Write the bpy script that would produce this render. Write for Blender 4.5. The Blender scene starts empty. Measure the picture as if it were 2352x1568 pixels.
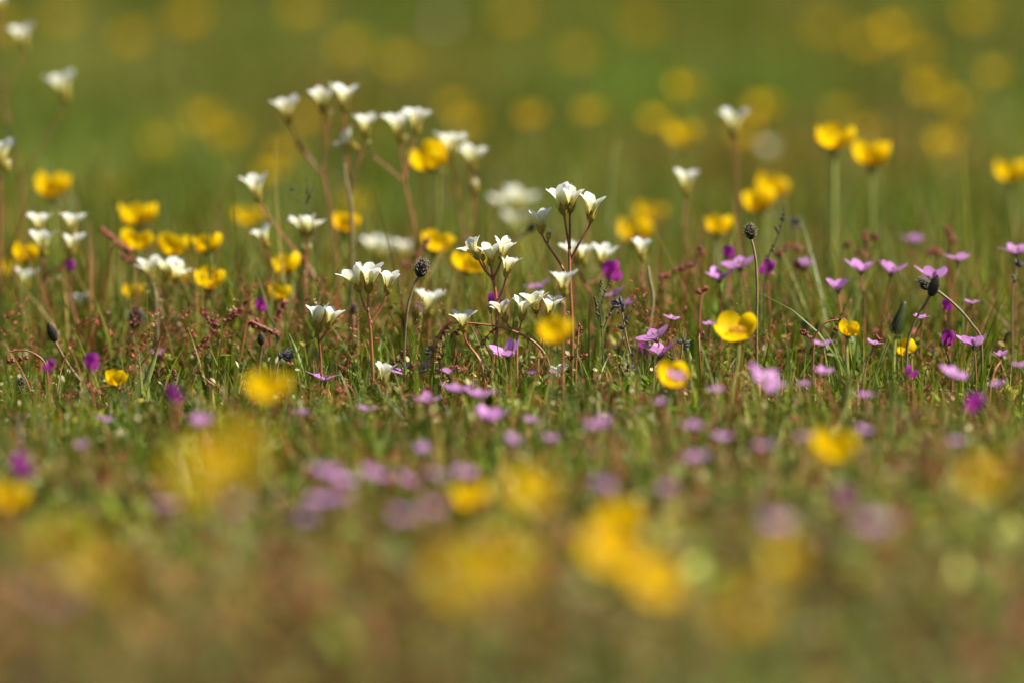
import bpy, math, random
import numpy as np
from mathutils import Vector, Matrix, Quaternion

random.seed(11)
RNG = np.random.default_rng(7)
SC = bpy.context.scene
COL = SC.collection

# ------------------------------------------------------------------ camera, sky, sun, exposure
PW, PH = 2352.0, 1568.0            # units in which the photograph was measured
FIELD = 0.50                       # metres across the picture at the focused plants
LENS = 300.0
DIST = FIELD * LENS / 36.0         # camera to focused plants
FPX = PW * LENS / 36.0
HORIZON, GROUNDK = -606.0, 1552.0  # picture height of the horizon; drop of the ground at focus
CAMH = GROUNDK * FIELD / PW
PITCH = math.atan((PH / 2 - HORIZON) / FPX)

cd = bpy.data.cameras.new('camera')
cam = bpy.data.objects.new('camera', cd)
COL.objects.link(cam)
cam.location = (0, 0, CAMH)
cam.rotation_euler = (math.pi / 2 - PITCH, 0, 0)
cd.sensor_width = 36
cd.lens = LENS
cd.clip_start = 0.05
cd.clip_end = 2000
cd.dof.use_dof = True
cd.dof.focus_distance = DIST
cd.dof.aperture_fstop = LENS / 64.0
cd.dof.aperture_blades = 0
SC.camera = cam
CAMROT = cam.rotation_euler.to_matrix()

SUNV = Vector((0.80, -0.16, 1.0)).normalized()
world = bpy.data.worlds.new('World')
SC.world = world
world.use_nodes = True
wn = world.node_tree.nodes
sky = wn.new('ShaderNodeTexSky')
sky.sky_type = 'NISHITA'
sky.sun_disc = False
sky.sun_elevation = math.asin(SUNV.z)
sky.sun_rotation = math.atan2(SUNV.x, SUNV.y)
world.node_tree.links.new(sky.outputs[0], wn['Background'].inputs[0])
wn['Background'].inputs[1].default_value = 0.05
sl = bpy.data.lights.new('sun', 'SUN')
sl.energy = 5.0
sl.angle = math.radians(0.53)
sl.color = (1.0, 0.94, 0.84)
sun = bpy.data.objects.new('sun', sl)
COL.objects.link(sun)
sun.location = SUNV * 20
sun.rotation_euler = SUNV.to_track_quat('Z', 'Y').to_euler()
SC.view_settings.view_transform = 'Standard'
SC.view_settings.look = 'None'
SC.view_settings.exposure = 1.2
SC.view_settings.gamma = 1.0
SC.view_settings.use_curve_mapping = False
SC.cycles.use_denoising = True
SC.cycles.max_bounces = 7
SC.cycles.diffuse_bounces = 4
SC.cycles.glossy_bounces = 2
SC.cycles.transmission_bounces = 4
SC.cycles.sample_clamp_indirect = 4.0


def at(px, py, z):
    """photo point at relative depth z (1 = the focused plants) -> world"""
    v = Vector(((px - PW / 2) / FPX, -(py - PH / 2) / FPX, -1.0)) * (z * DIST)
    return cam.location + CAMROT @ v


def gh(x, y):
    return (0.004 * np.sin(x * 9.1 + y * 3.3) + 0.004 * np.sin(x * 4.3 - y * 6.1 + 1.7)
            + 0.002 * np.sin(x * 23.0 + y * 17.0 + .4) - 0.004)


def root_at(px, z):
    """where a stem at picture column px and depth z enters the soil"""
    p = at(px, HORIZON + GROUNDK / z, z)
    return Vector((p.x, p.y, float(gh(p.x, p.y)) - 0.003))


# ------------------------------------------------------------------ materials
def nd(nt, t, **kw):
    n = nt.nodes.new(t)
    for k, v in kw.items():
        setattr(n, k, v)
    return n


def ramp(nt, stops):
    r = nt.nodes.new('ShaderNodeValToRGB')
    e = r.color_ramp.elements
    while len(e) < len(stops):
        e.new(0.5)
    for i, (p, c) in enumerate(stops):
        e[i].position = p
        e[i].color = (c[0], c[1], c[2], 1)
    return r


def leaf_mat(name, stops, trans=0.4, rough=0.5, spec=0.3, vary=0.25, noise=0.25, nscale=400.0, veins=0.0, attr=None, tcol=None):
    m = bpy.data.materials.new(name)
    m.use_nodes = True
    nt = m.node_tree
    nt.nodes.clear()
    L = nt.links.new
    out = nd(nt, 'ShaderNodeOutputMaterial')
    if attr:
        a = nd(nt, 'ShaderNodeAttribute', attribute_name=attr)
        col = a.outputs['Color']
    else:
        uv = nd(nt, 'ShaderNodeUVMap')
        sp = nd(nt, 'ShaderNodeSeparateXYZ')
        L(uv.outputs[0], sp.inputs[0])
        r = ramp(nt, stops)
        L(sp.outputs[1], r.inputs[0])
        col = r.outputs[0]
        if veins:
            w = nd(nt, 'ShaderNodeMath', operation='MULTIPLY')
            w.inputs[1].default_value = 44.0
            L(sp.outputs[0], w.inputs[0])
            s = nd(nt, 'ShaderNodeMath', operation='SINE')
            L(w.outputs[0], s.inputs[0])
            mr = nd(nt, 'ShaderNodeMapRange')
            mr.inputs[1].default_value = -1
            mr.inputs[2].default_value = 1
            mr.inputs[3].default_value = 1 - veins
            mr.inputs[4].default_value = 1
            L(s.outputs[0], mr.inputs[0])
            vm = nd(nt, 'ShaderNodeVectorMath', operation='SCALE')
            L(col, vm.inputs[0])
            L(mr.outputs[0], vm.inputs['Scale'])
            col = vm.outputs[0]
    tc = nd(nt, 'ShaderNodeTexCoord')
    nz = nd(nt, 'ShaderNodeTexNoise')
    nz.inputs['Scale'].default_value = nscale
    nz.inputs['Detail'].default_value = 3
    L(tc.outputs['Object'], nz.inputs['Vector'])
    m1 = nd(nt, 'ShaderNodeMapRange')
    m1.inputs[1].default_value = .25
    m1.inputs[2].default_value = .75
    m1.inputs[3].default_value = 1 - noise
    m1.inputs[4].default_value = 1 + noise * .4
    L(nz.outputs[0], m1.inputs[0])
    oi = nd(nt, 'ShaderNodeObjectInfo')
    m2 = nd(nt, 'ShaderNodeMapRange')
    m2.inputs[3].default_value = 1 - vary
    m2.inputs[4].default_value = 1 + vary * .3
    L(oi.outputs['Random'], m2.inputs[0])
    mm = nd(nt, 'ShaderNodeMath', operation='MULTIPLY')
    L(m1.outputs[0], mm.inputs[0])
    L(m2.outputs[0], mm.inputs[1])
    sc = nd(nt, 'ShaderNodeVectorMath', operation='SCALE')
    L(col, sc.inputs[0])
    L(mm.outputs[0], sc.inputs['Scale'])
    p = nd(nt, 'ShaderNodeBsdfPrincipled')
    p.inputs['Roughness'].default_value = rough
    p.inputs['Specular IOR Level'].default_value = spec
    L(sc.outputs[0], p.inputs['Base Color'])
    if trans > 0:
        t = nd(nt, 'ShaderNodeBsdfTranslucent')
        if tcol:
            mx = nd(nt, 'ShaderNodeVectorMath', operation='MULTIPLY')
            mx.inputs[1].default_value = tcol
            L(sc.outputs[0], mx.inputs[0])
            L(mx.outputs[0], t.inputs[0])
        else:
            L(sc.outputs[0], t.inputs[0])
        x = nd(nt, 'ShaderNodeMixShader')
        x.inputs[0].default_value = trans
        L(p.outputs[0], x.inputs[1])
        L(t.outputs[0], x.inputs[2])
        L(x.outputs[0], out.inputs[0])
    else:
        L(p.outputs[0], out.inputs[0])
    return m


M_WHITE = leaf_mat('white_petal', [(0, (.62, .56, .07)), (.25, (.72, .66, .17)), (.5, (.80, .76, .40)), (.72, (.86, .85, .70)), (1, (.90, .90, .88))],
                   trans=.52, rough=.55, spec=.15, vary=.06, noise=.06, veins=.10)
M_CALYX = leaf_mat('green_red_calyx', [(0, (.36, .27, .04)), (.45, (.48, .42, .06)), (.66, (.46, .27, .05)), (1, (.40, .11, .05))], trans=.4, noise=.3)
M_STAMEN = leaf_mat('pale_stamen', [(0, (.6, .55, .15)), (.7, (.75, .65, .2)), (1, (.8, .55, .1))], trans=.2)
M_REDSTEM = leaf_mat('reddish_stem', [(0, (.28, .18, .05)), (.35, (.42, .17, .06)), (1, (.46, .15, .08))], trans=.25, rough=.4, spec=.45, noise=.35, nscale=250)
M_YELLOW = leaf_mat('buttercup_petal', [(0, (.70, .40, .002)), (.25, (.90, .60, .002)), (1, (.95, .65, .003))], trans=.55, rough=.5, spec=.10, vary=.12, noise=.08, veins=.05)
M_YCENTRE = leaf_mat('buttercup_stamens', [(0, (.45, .42, .03)), (1, (.75, .40, .01))], trans=.15, noise=.4)
M_GREENSTEM = leaf_mat('green_stem', [(0, (.18, .21, .04)), (.4, (.34, .38, .09)), (1, (.42, .44, .11))], trans=.35, rough=.45, noise=.3)
M_GREENSEP = leaf_mat('green_sepal', [(0, (.13, .15, .03)), (1, (.24, .24, .05))], trans=.35, noise=.3)
M_PINK = leaf_mat('pink_petal', [(0, (.70, .48, .68)), (.25, (.70, .33, .68)), (1, (.66, .26, .66))], trans=.45, rough=.5, vary=.2, noise=.12, veins=.16)
M_MAG = leaf_mat('magenta_petal', [(0, (.48, .10, .36)), (.5, (.50, .035, .38)), (1, (.42, .03, .38))], trans=.45, rough=.45, vary=.25, noise=.2, veins=.15)
M_PLANT = leaf_mat('plantain_head', [(0, (.012, .011, .008)), (.6, (.03, .027, .018)), (.86, (.12, .10, .06)), (1, (.34, .28, .18))], trans=0, rough=.6, noise=.4)
M_BRSTEM = leaf_mat('brownish_stem', [(0, (.16, .14, .04)), (1, (.32, .21, .11))], trans=.1, rough=.45, noise=.4)
M_SORREL = leaf_mat('rusty_sorrel', [(0, (.20, .035, .025)), (.5, (.32, .075, .05)), (1, (.40, .16, .09))], trans=.2, rough=.4, vary=.35, noise=.3)
M_GREYBUD = leaf_mat('grey_bud', [(0, (.07, .06, .05)), (.6, (.11, .10, .11)), (1, (.24, .24, .26))], trans=.1, rough=.6, noise=.4)
M_TWIG = leaf_mat('wiry_twig', [(0, (.09, .08, .03)), (1, (.08, .06, .04))], trans=0, noise=.4)
M_DARKGREEN = leaf_mat('dark_green_bud', [(0, (.05, .07, .015)), (.7, (.06, .08, .02)), (.85, (.05, .03, .03)), (1, (.25, .2, .15))], trans=.15, noise=.3)
M_STRAW = leaf_mat('pale_straw', [(0, (.25, .20, .08)), (1, (.36, .30, .15))], trans=.3, noise=.3)
M_GRASS = leaf_mat('grass_blade', None, trans=.30, rough=.40, spec=.14, vary=0, noise=.35, nscale=120, attr='tint', tcol=(1.15, 1.25, .45))
M_COVER = leaf_mat('cover_leaf', None, trans=.35, rough=.6, spec=.12, vary=0, noise=.35, nscale=150, attr='tint', tcol=(1.1, 1.15, .6))

mg = bpy.data.materials.new('meadow_soil')
mg.use_nodes = True
nt = mg.node_tree
pb = nt.nodes['Principled BSDF']
pb.inputs['Roughness'].default_value = .95
pb.inputs['Specular IOR Level'].default_value = .1
tc = nd(nt, 'ShaderNodeTexCoord')
n1 = nd(nt, 'ShaderNodeTexNoise')
n1.inputs['Scale'].default_value = 3.0
n1.inputs['Detail'].default_value = 8
nt.links.new(tc.outputs['Object'], n1.inputs['Vector'])
r1 = ramp(nt, [(.3, (.022, .017, .008)), (.5, (.035, .030, .012)), (.7, (.045, .045, .014))])
nt.links.new(n1.outputs[0], r1.inputs[0])
nt.links.new(r1.outputs[0], pb.inputs['Base Color'])
bp = nd(nt, 'ShaderNodeBump')
bp.inputs['Strength'].default_value = .6
bp.inputs['Distance'].default_value = .01
n2 = nd(nt, 'ShaderNodeTexNoise')
n2.inputs['Scale'].default_value = 90
n2.inputs['Detail'].default_value = 6
nt.links.new(tc.outputs['Object'], n2.inputs['Vector'])
nt.links.new(n2.outputs[0], bp.inputs['Height'])
nt.links.new(bp.outputs[0], pb.inputs['Normal'])


# ------------------------------------------------------------------ mesh helpers
class MB:
    def __init__(s):
        s.v, s.f, s.uv = [], [], []
        s.n = 0

    def grid(s, P, U=None, V=None, close=False):
        """P: (a, b, 3) points; a along, b across"""
        a, b = P.shape[:2]
        o = s.n
        s.v.append(P.reshape(-1, 3))
        if V is None:
            V = np.repeat(np.linspace(0, 1, a)[:, None], b, 1)
        if U is None:
            U = np.repeat(np.linspace(0, 1, b)[None], a, 0)
        s.uv.append(np.stack([U, V], -1).reshape(-1, 2))
        s.n += a * b
        for i in range(a - 1):
            for j in range(b if close else b - 1):
                k = (j + 1) % b
                s.f.append((o + i * b + j, o + i * b + k, o + (i + 1) * b + k, o + (i + 1) * b + j))

    def tube(s, pts, r0, r1, sides=6, v0=0., v1=1., smooth=True):
        pts = [Vector(p) for p in pts]
        if smooth and len(pts) > 2:
            q = []
            for i in range(len(pts) - 1):
                p0, p1, p2, p3 = pts[max(i - 1, 0)], pts[i], pts[i + 1], pts[min(i + 2, len(pts) - 1)]
                for k in range(4):
                    t = k / 4
                    q.append(.5 * ((2 * p1) + (p2 - p0) * t + (2 * p0 - 5 * p1 + 4 * p2 - p3) * t * t + (3 * p1 - p0 - 3 * p2 + p3) * t ** 3))
            q.append(pts[-1])
            pts = q
        n = len(pts)
        P = np.zeros((n, sides, 3))
        ref = Vector((0.31, -.9, .2))
        for i, p in enumerate(pts):
            d = (pts[min(i + 1, n - 1)] - pts[max(i - 1, 0)]).normalized()
            a = d.cross(ref).normalized()
            b = d.cross(a)
            r = r0 + (r1 - r0) * i / max(n - 1, 1)
            for j in range(sides):
                an = 2 * math.pi * j / sides
                P[i, j] = p + (a * math.cos(an) + b * math.sin(an)) * r
        V = np.repeat(np.linspace(v0, v1, n)[:, None], sides, 1)
        s.grid(P, V=V, close=True)

    def ball(s, c, r, v=0.5, squash=(1, 1, 1), axis=None):
        a, b = 4, 6
        P = np.zeros((a + 1, b, 3))
        q = Vector(axis).to_track_quat('Z', 'Y') if axis is not None else None
        for i in range(a + 1):
            th = math.pi * i / a
            for j in range(b):
                ph = 2 * math.pi * j / b
                w = Vector((math.sin(th) * math.cos(ph) * r * squash[0], math.sin(th) * math.sin(ph) * r * squash[1], -math.cos(th) * r * squash[2]))
                if q:
                    w = q @ w
                P[i, j] = Vector(c) + w
        s.grid(P, V=np.full((a + 1, b), v), close=True)

    def lathe(s, prof, n=12, v0=0, v1=1):
        P = np.zeros((len(prof), n, 3))
        for i, (r, h) in enumerate(prof):
            for j in range(n):
                t = 2 * math.pi * j / n
                P[i, j] = (r * math.cos(t), r * math.sin(t), h)
        V = np.repeat(np.linspace(v0, v1, len(prof))[:, None], n, 1)
        s.grid(P, V=V, close=True)

    def petal(s, cl, wid, az, nt_=9, ns=5, wrap=.8, tip=.25, off=(0, 0, 0), twist=0., curl=0., rad=1.0, v0=0, v1=1, wavy=0.):
        """centre line cl [(r,h)...], width profile wid (list), turned to azimuth az"""
        cl = np.array(cl, float)
        tt = np.linspace(0, 1, len(cl))
        tw = np.linspace(0, 1, len(wid))
        P = np.zeros((nt_, ns, 3))
        V = np.zeros((nt_, ns))
        ca, sa = math.cos(az), math.sin(az)
        ph = random.random() * 6
        for i in range(nt_):
            t0 = i / (nt_ - 1)
            for j in range(ns):
                q = -1 + 2 * j / (ns - 1)
                t = t0 * (1 - tip * abs(q) ** 2.2)
                r = np.interp(t, tt, cl[:, 0]) * rad
                h = np.interp(t, tt, cl[:, 1])
                w = np.interp(t0, tw, wid) * .5
                x = q * w
                inn = min(wrap * x * x / (2 * max(r, .0008)), .7 * abs(x))
                r -= inn
                h += curl * x * abs(x) / max(w, 1e-5) * .5 + twist * x + wavy * w * math.sin(ph + q * 4 + t * 5)
                P[i, j] = (r * ca - x * sa + off[0], r * sa + x * ca + off[1], h + off[2])
                V[i, j] = v0 + (v1 - v0) * t
        s.grid(P, V=V)

    def mesh(s, name, mat, smooth=True):
        me = bpy.data.meshes.new(name)
        me.from_pydata(np.concatenate(s.v).tolist(), [], s.f)
        uvl = me.uv_layers.new(name='UVMap')
        uv = np.concatenate(s.uv)
        li = np.zeros(len(me.loops), np.int32)
        me.loops.foreach_get('vertex_index', li)
        uvl.data.foreach_set('uv', uv[li].astype(np.float32).ravel())
        if smooth:
            me.polygons.foreach_set('use_smooth', np.ones(len(me.polygons), bool))
        me.materials.append(mat)
        me.update()
        return me


def link(name, me, parent=None, mw=None):
    o = bpy.data.objects.new(name, me)
    COL.objects.link(o)
    if parent:
        o.parent = parent
    if mw is not None:
        o.matrix_local = mw
    return o


def thing(name, loc, label, cat, group=None):
    o = bpy.data.objects.new(name, None)
    o.empty_display_size = .01
    COL.objects.link(o)
    o.location = loc
    o['label'] = label
    o['category'] = cat
    if group:
        o['group'] = group
    return o


mm = .001
# ------------------------------------------------------------------ blossom shapes (several of each kind, shared by copies)
def white_mesh(op):
    b = MB()
    p0 = random.random() * 6
    for k in range(5):
        o = max(0., op + random.uniform(-.22, .22))
        L = random.uniform(.9, 1.08)
        cl = [(1.1, 2.4), (1.6, 4.4), (2.3 + .4 * o, 7.0), (3.0 + 1.2 * o, 9.3 - .2 * o), (4.2 + 2.1 * o, 11.4 - .6 * o), (6.1 + 2.5 * o, 13.4 - 1.5 * o)]
        cl = [(r * mm * (.5 + .5 * L), 2.4 * mm + (h - 2.4) * mm * L) for r, h in cl]
        b.petal(cl, [w * mm for w in (1.5, 2.2, 3.1, 4.1, 5.0, 5.5, 5.0)], p0 + k * 2 * math.pi / 5 + random.uniform(-.14, .14),
                nt_=12, ns=7, wrap=.8, tip=.15, twist=random.uniform(-.18, .18), curl=random.uniform(-.3, .3), wavy=.07)
    return b.mesh('white_blossom', M_WHITE)


def calyx_mesh():
    b = MB()
    b.lathe([(.45 * mm, -.4 * mm), (1.2 * mm, .4 * mm), (1.9 * mm, 1.5 * mm), (2.15 * mm, 2.8 * mm), (1.8 * mm, 3.6 * mm)], v0=0, v1=.5)
    for k in range(5):
        b.petal([(2.0 * mm, 2.3 * mm), (2.35 * mm, 3.6 * mm), (2.75 * mm, 5.0 * mm), (3.1 * mm, 6.0 * mm)], [2.0 * mm, 1.9 * mm, 1.5 * mm, .5 * mm],
                k * 2 * math.pi / 5 + .4, nt_=5, ns=3, wrap=.6, tip=.2, v0=.45, v1=1)
    return b.mesh('calyx', M_CALYX)


def stamen_mesh(n, h, r, rb=.35):
    b = MB()
    for k in range(n):
        a = random.random() * 6.28
        q = r * math.sqrt(random.random())
        p0 = (q * .3 * math.cos(a), q * .3 * math.sin(a), 2.5 * mm)
        p1 = (q * math.cos(a), q * math.sin(a), h * random.uniform(.8, 1.1))
        b.tube([p0, p1], .14 * mm, .10 * mm, 3, 0, .7)
        b.ball(p1, rb * mm, 1.0)
    return b.mesh('stamens', M_STAMEN)


def bud_mesh():
    b = MB()
    b.lathe([(.3 * mm, -.3 * mm), (1.3 * mm, .6 * mm), (1.7 * mm, 2 * mm), (1.55 * mm, 3.6 * mm), (1.2 * mm, 4.4 * mm)], v0=.1, v1=.8, n=8)
    return b.mesh('bud', M_CALYX)


def budtip_mesh():
    b = MB()
    for k in range(5):
        b.petal([(1.1 * mm, 3.4 * mm), (1.3 * mm, 4.8 * mm), (1.0 * mm, 6.2 * mm), (.25 * mm, 7.0 * mm)], [1.6 * mm, 1.9 * mm, 1.5 * mm, .5 * mm], k * 1.2566, nt_=5, ns=3, wrap=.8, v0=.35, v1=.8)
    return b.mesh('bud_petals', M_WHITE)


def butter_mesh(kind):
    b = MB()
    p0 = random.random() * 6
    for k in range(5):
        o = kind * .8 + random.uniform(-.08, .08)      # 0 closed cup ... 1 wide bowl
        cl = [(.8, .6), (3.6 + .6 * o, 1.1), (6.6 + 1.4 * o, 3.8 - .8 * o), (7.6 + 2.6 * o, 7.6 - 2.0 * o), (7.0 + 3.8 * o, 11.0 - 3.0 * o)]
        L = random.uniform(.95, 1.06)
        cl = [(r * mm * L, h * mm * L) for r, h in cl]
        b.petal(cl, [w * mm for w in (2.4, 6.6, 10.2, 12.2, 11.8, 9.4)], p0 + k * 2 * math.pi / 5 + random.uniform(-.1, .1),
                nt_=9, ns=7, wrap=.75, tip=.20, twist=random.uniform(-.1, .1), curl=random.uniform(-.15, .15), wavy=.04)
    return b.mesh('buttercup_blossom', M_YELLOW)


def butter_centre():
    b = MB()
    b.lathe([(.1 * mm, .6 * mm), (2.0 * mm, .9 * mm), (2.4 * mm, 2.2 * mm), (1.6 * mm, 3.6 * mm), (.1 * mm, 4.2 * mm)], n=10, v0=0, v1=.4)
    for k in range(46):
        a = k * 2.39996
        q = (1.2 + 2.9 * (k / 46)) * mm
        p1 = Vector((q * math.cos(a), q * math.sin(a), (4.6 - 1.2 * k / 46) * mm))
        b.tube([(q * .5 * math.cos(a), q * .5 * math.sin(a), 1 * mm), p1], .16 * mm, .12 * mm, 3, .3, .8)
        b.ball(p1, .42 * mm, 1.0, (1, 1, 1.5))
    return b.mesh('stamens', M_YCENTRE)


def sepal_mesh(n, cl, wid):
    b = MB()
    b.lathe([(.5 * mm, -.6 * mm), (1.1 * mm, .1 * mm), (1.0 * mm, .9 * mm)], n=8, v0=0, v1=.3)
    for k in range(n):
        b.petal([(r * mm, h * mm) for r, h in cl], [w * mm for w in wid], k * 2 * math.pi / n + .6, nt_=5, ns=3, wrap=.6, tip=.2, v0=.2)
    return b.mesh('sepals', M_GREENSEP)


def pink_mesh(op):
    b = MB()
    p0 = random.random() * 6
    for k in range(5):
        o = op + random.uniform(-.2, .2)
        L = random.uniform(.88, 1.1)
        cl = [(.5, .6), (1.6 + .2 * o, 2.0 - .4 * o), (3.2 + 1.0 * o, 4.0 - 1.4 * o), (4.4 + 2.2 * o, 6.0 - 3.0 * o), (5.0 + 2.8 * o, 7.0 - 3.6 * o)]
        cl = [(r * mm * L, h * mm * L) for r, h in cl]
        b.petal(cl, [w * mm for w in (1.0, 2.6, 4.4, 5.0, 4.2, 3.0)], p0 + k * 2 * math.pi / 5 + random.uniform(-.18, .18), nt_=8, ns=5,
                wrap=.4, tip=.25, twist=random.uniform(-.3, .3), curl=random.uniform(-.2, .2), wavy=.05)
    return b.mesh('pink_blossom', M_PINK)


def pea_mesh():
    """vetch blossom: upright standard petal, two wings and a keel, facing -Y with its base at the origin"""
    b = MB()
    # standard: broad folded petal standing at the back
    P = np.zeros((8, 9, 3)); V = np.zeros((8, 9))
    for i in range(8):
        t = i / 7
        for j in range(9):
            q = -1 + 2 * j / 8
            w = np.interp(t, [0, .3, .6, .85, 1], [1.2, 2.9, 4.2, 4.2, 3.1])
            tt = t * (1 - .18 * q * q) - .10 * (1 - abs(q)) * (t ** 4)
            P[i, j] = (q * w * mm, (-2.0 * tt * 4 + 5.0 * q * q * t + (tt ** 3) * 3.4) * mm, (11.5 * tt) * mm)
            V[i, j] = t
    b.grid(P, V=V)
    for sgn in (-1, 1):
        P = np.zeros((7, 5, 3)); V = np.zeros((7, 5))
        for i in range(7):
            t = i / 6
            for j in range(5):
                q = -1 + 2 * j / 4
                w = np.interp(t, [0, .4, .8, 1], [.6, 1.9, 2.2, 1.2])
                P[i, j] = (sgn * (.5 + 1.0 * math.sin(t * 3.0)) * mm, (-1.5 - 7.5 * t) * mm, (1.6 + 3.0 * t + q * w) * mm)
                V[i, j] = .3 + .2 * t
        b.grid(P, V=V)
    b.ball((0, -5 * mm, 2.4 * mm), 1.4 * mm, .1, (.5, 1.9, .9))
    return b.mesh('vetch_blossom', M_MAG)


def pea_calyx():
    b = MB()
    b.lathe([(.3 * mm, -2.6 * mm), (1.1 * mm, -1.6 * mm), (1.6 * mm, 0.4 * mm), (1.75 * mm, 2.2 * mm)], n=8, v0=0, v1=.6)
    for k in range(5):
        b.petal([(1.6 * mm, 1.8 * mm), (1.9 * mm, 3.4 * mm), (2.1 * mm, 4.8 * mm)], [1.3 * mm, .8 * mm, .2 * mm], k * 1.2566, nt_=3, ns=3, v0=.5)
    return b.mesh('calyx', M_CALYX)


def plantain_mesh(ln, fuzzy=0.):
    b = MB()
    R = 2.5
    prof = lambda t: R * mm * (math.sin(math.pi * min(max(t, .0), 1) ** .85) ** .62) * (1.08 - .28 * t)
    b.lathe([(max(prof(t) * .9, .2 * mm), ln * mm * t) for t in np.linspace(0, 1, 10)], n=12, v0=0, v1=.2)
    N = 130
    for k in range(N):
        t = .03 + .95 * k / N
        a = k * 2.39996
        r = prof(t)
        L = random.uniform(1.2, 1.9) * mm
        d = .45 + 1.0 * t
        nrm = Vector((math.cos(a), math.sin(a), 0))
        up = Vector((0, 0, 1))
        ax = (nrm * math.cos(d) * .55 + up * (.4 + .6 * math.sin(d))).normalized()
        side = nrm.cross(up)
        c = nrm * r * .82 + up * (ln * mm * t - .3 * mm)
        P = np.zeros((4, 3, 3))
        for i, (f, w) in enumerate(((0, .55), (.4, .7), (.75, .45), (1, .06))):
            for j in (-1, 0, 1):
                P[i, j + 1] = c + ax * L * f + side * j * w * mm + nrm * ((.25 if j == 0 else 0) * mm)
        b.grid(P)
        if fuzzy and random.random() < fuzzy:
            e = c + ax * L + nrm * random.uniform(.6, 1.4) * mm + up * random.uniform(-.2, .5) * mm
            b.tube([c + ax * L * .8, e], .08 * mm, .06 * mm, 3, .9, 1)
            b.ball(e, .26 * mm, 1.0)
    return b.mesh('seed_head', M_PLANT)


WHITE = [[white_mesh(o) for _ in range(4)] for o in (.05, .45, .9)]
CALYX = [calyx_mesh() for _ in range(3)]
STAM = [stamen_mesh(10, 8.5 * mm, 2.6 * mm) for _ in range(2)]
BUD, BUDTIP = bud_mesh(), budtip_mesh()
BUTTER = [[butter_mesh(o) for _ in range(4)] for o in (.1, .5, 1.0)]
BCENTRE = butter_centre()
BSEP = sepal_mesh(5, [(.9, .6), (2.0, -.2), (3.4, -1.6), (4.2, -3.4)], (1.8, 2.4, 2.0, .6))
PINK = [[pink_mesh(o) for _ in range(4)] for o in (.35, .8, 1.1)]
PSEP = sepal_mesh(5, [(.7, .4), (1.4, 1.6), (2.2, 3.0), (2.9, 4.2)], (1.2, 1.6, 1.2, .3))
PEA, PEACAL = [pea_mesh() for _ in range(2)], pea_calyx()
PLANT = [plantain_mesh(7.5), plantain_mesh(9.0), plantain_mesh(6.6, .5), plantain_mesh(8.2, .8)]


def frame(base, top, root, lean=0., spin=None):
    """local matrix (under an empty at root) that puts +Z along base->top, leaning towards the viewer"""
    d = (top - base)
    ln = d.length
    d = d.normalized() + Vector((0, -lean, 0))
    q = d.to_track_quat('Z', 'Y') @ Quaternion((0, 0, 1), random.random() * 6.28 if spin is None else spin)
    return Matrix.Translation(base - root) @ q.to_matrix().to_4x4(), ln


def pxpath(pts, z, root, bow=0.):
    out = []
    n = len(pts)
    for i, p in enumerate(pts):
        zz = z + (p[2] if len(p) > 2 else 0)
        w = at(p[0], p[1], zz) - root
        w.y += bow * math.sin(math.pi * i / max(n - 1, 1))
        out.append(w)
    return out


# ------------------------------------------------------------------ the setting: one sheet of soil to the horizon
def axis_coords(a, b, step, far):
    inner = np.arange(a, b + step / 2, step)
    outp = [b + s for s in far]
    outm = [a - s for s in far][::-1]
    return np.concatenate([outm, inner, outp])


gx = axis_coords(-2, 2, .04, (.5, 1.5, 4, 10, 30, 100, 300, 600))
gy = axis_coords(1.0, 14, .04, (.5, 1.5, 4, 10, 30, 100, 300, 600))
X, Y = np.meshgrid(gx, gy, indexing='ij')
fade = np.clip(1 - np.maximum(np.abs(X) - 2, 0) / 3, 0, 1)
Z = gh(X, Y) * fade
g = MB()
me = bpy.data.meshes.new('ground')
nx, ny = X.shape
idx = np.arange(nx * ny).reshape(nx, ny)
Fq = np.stack([idx[:-1, :-1], idx[1:, :-1], idx[1:, 1:], idx[:-1, 1:]], -1).reshape(-1, 4)


def fast_mesh(me, V, F, mat, tint=None, smooth=True):
    me.vertices.add(len(V))
    me.vertices.foreach_set('co', np.ascontiguousarray(V, np.float32).ravel())
    me.loops.add(F.size)
    me.loops.foreach_set('vertex_index', np.ascontiguousarray(F, np.int32).ravel())
    me.polygons.add(len(F))
    k = F.shape[1]
    me.polygons.foreach_set('loop_start', np.arange(0, F.size, k, dtype=np.int32))
    me.polygons.foreach_set('loop_total', np.full(len(F), k, np.int32))
    me.update(calc_edges=True)
    if smooth:
        me.polygons.foreach_set('use_smooth', np.ones(len(F), bool))
    if tint is not None:
        a = me.attributes.new('tint', 'FLOAT_COLOR', 'POINT')
        a.data.foreach_set('color', np.ascontiguousarray(np.concatenate([tint, np.ones((len(tint), 1))], 1), np.float32).ravel())
    me.materials.append(mat)


fast_mesh(me, np.stack([X, Y, Z], -1).reshape(-1, 3), Fq, mg)
o = link('ground', me)
o['kind'] = 'structure'

# ------------------------------------------------------------------ grass and low ground cover
PAL = np.array([(.092, .145, .009), (.128, .178, .011), (.165, .182, .014), (.135, .178, .052), (.180, .160, .018),
                (.34, .26, .055), (.25, .13, .038), (.22, .07, .024), (.25, .26, .065), (.30, .28, .075)])


def lowfreq(x, y):
    return (np.sin(x * 7 + 1.3 * np.sin(y * 3.1)) + np.sin(y * 4.7 + 2 * np.sin(x * 5.3 + 1)) + np.sin((x + y) * 11.0 + 2.2)) / 3


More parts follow.
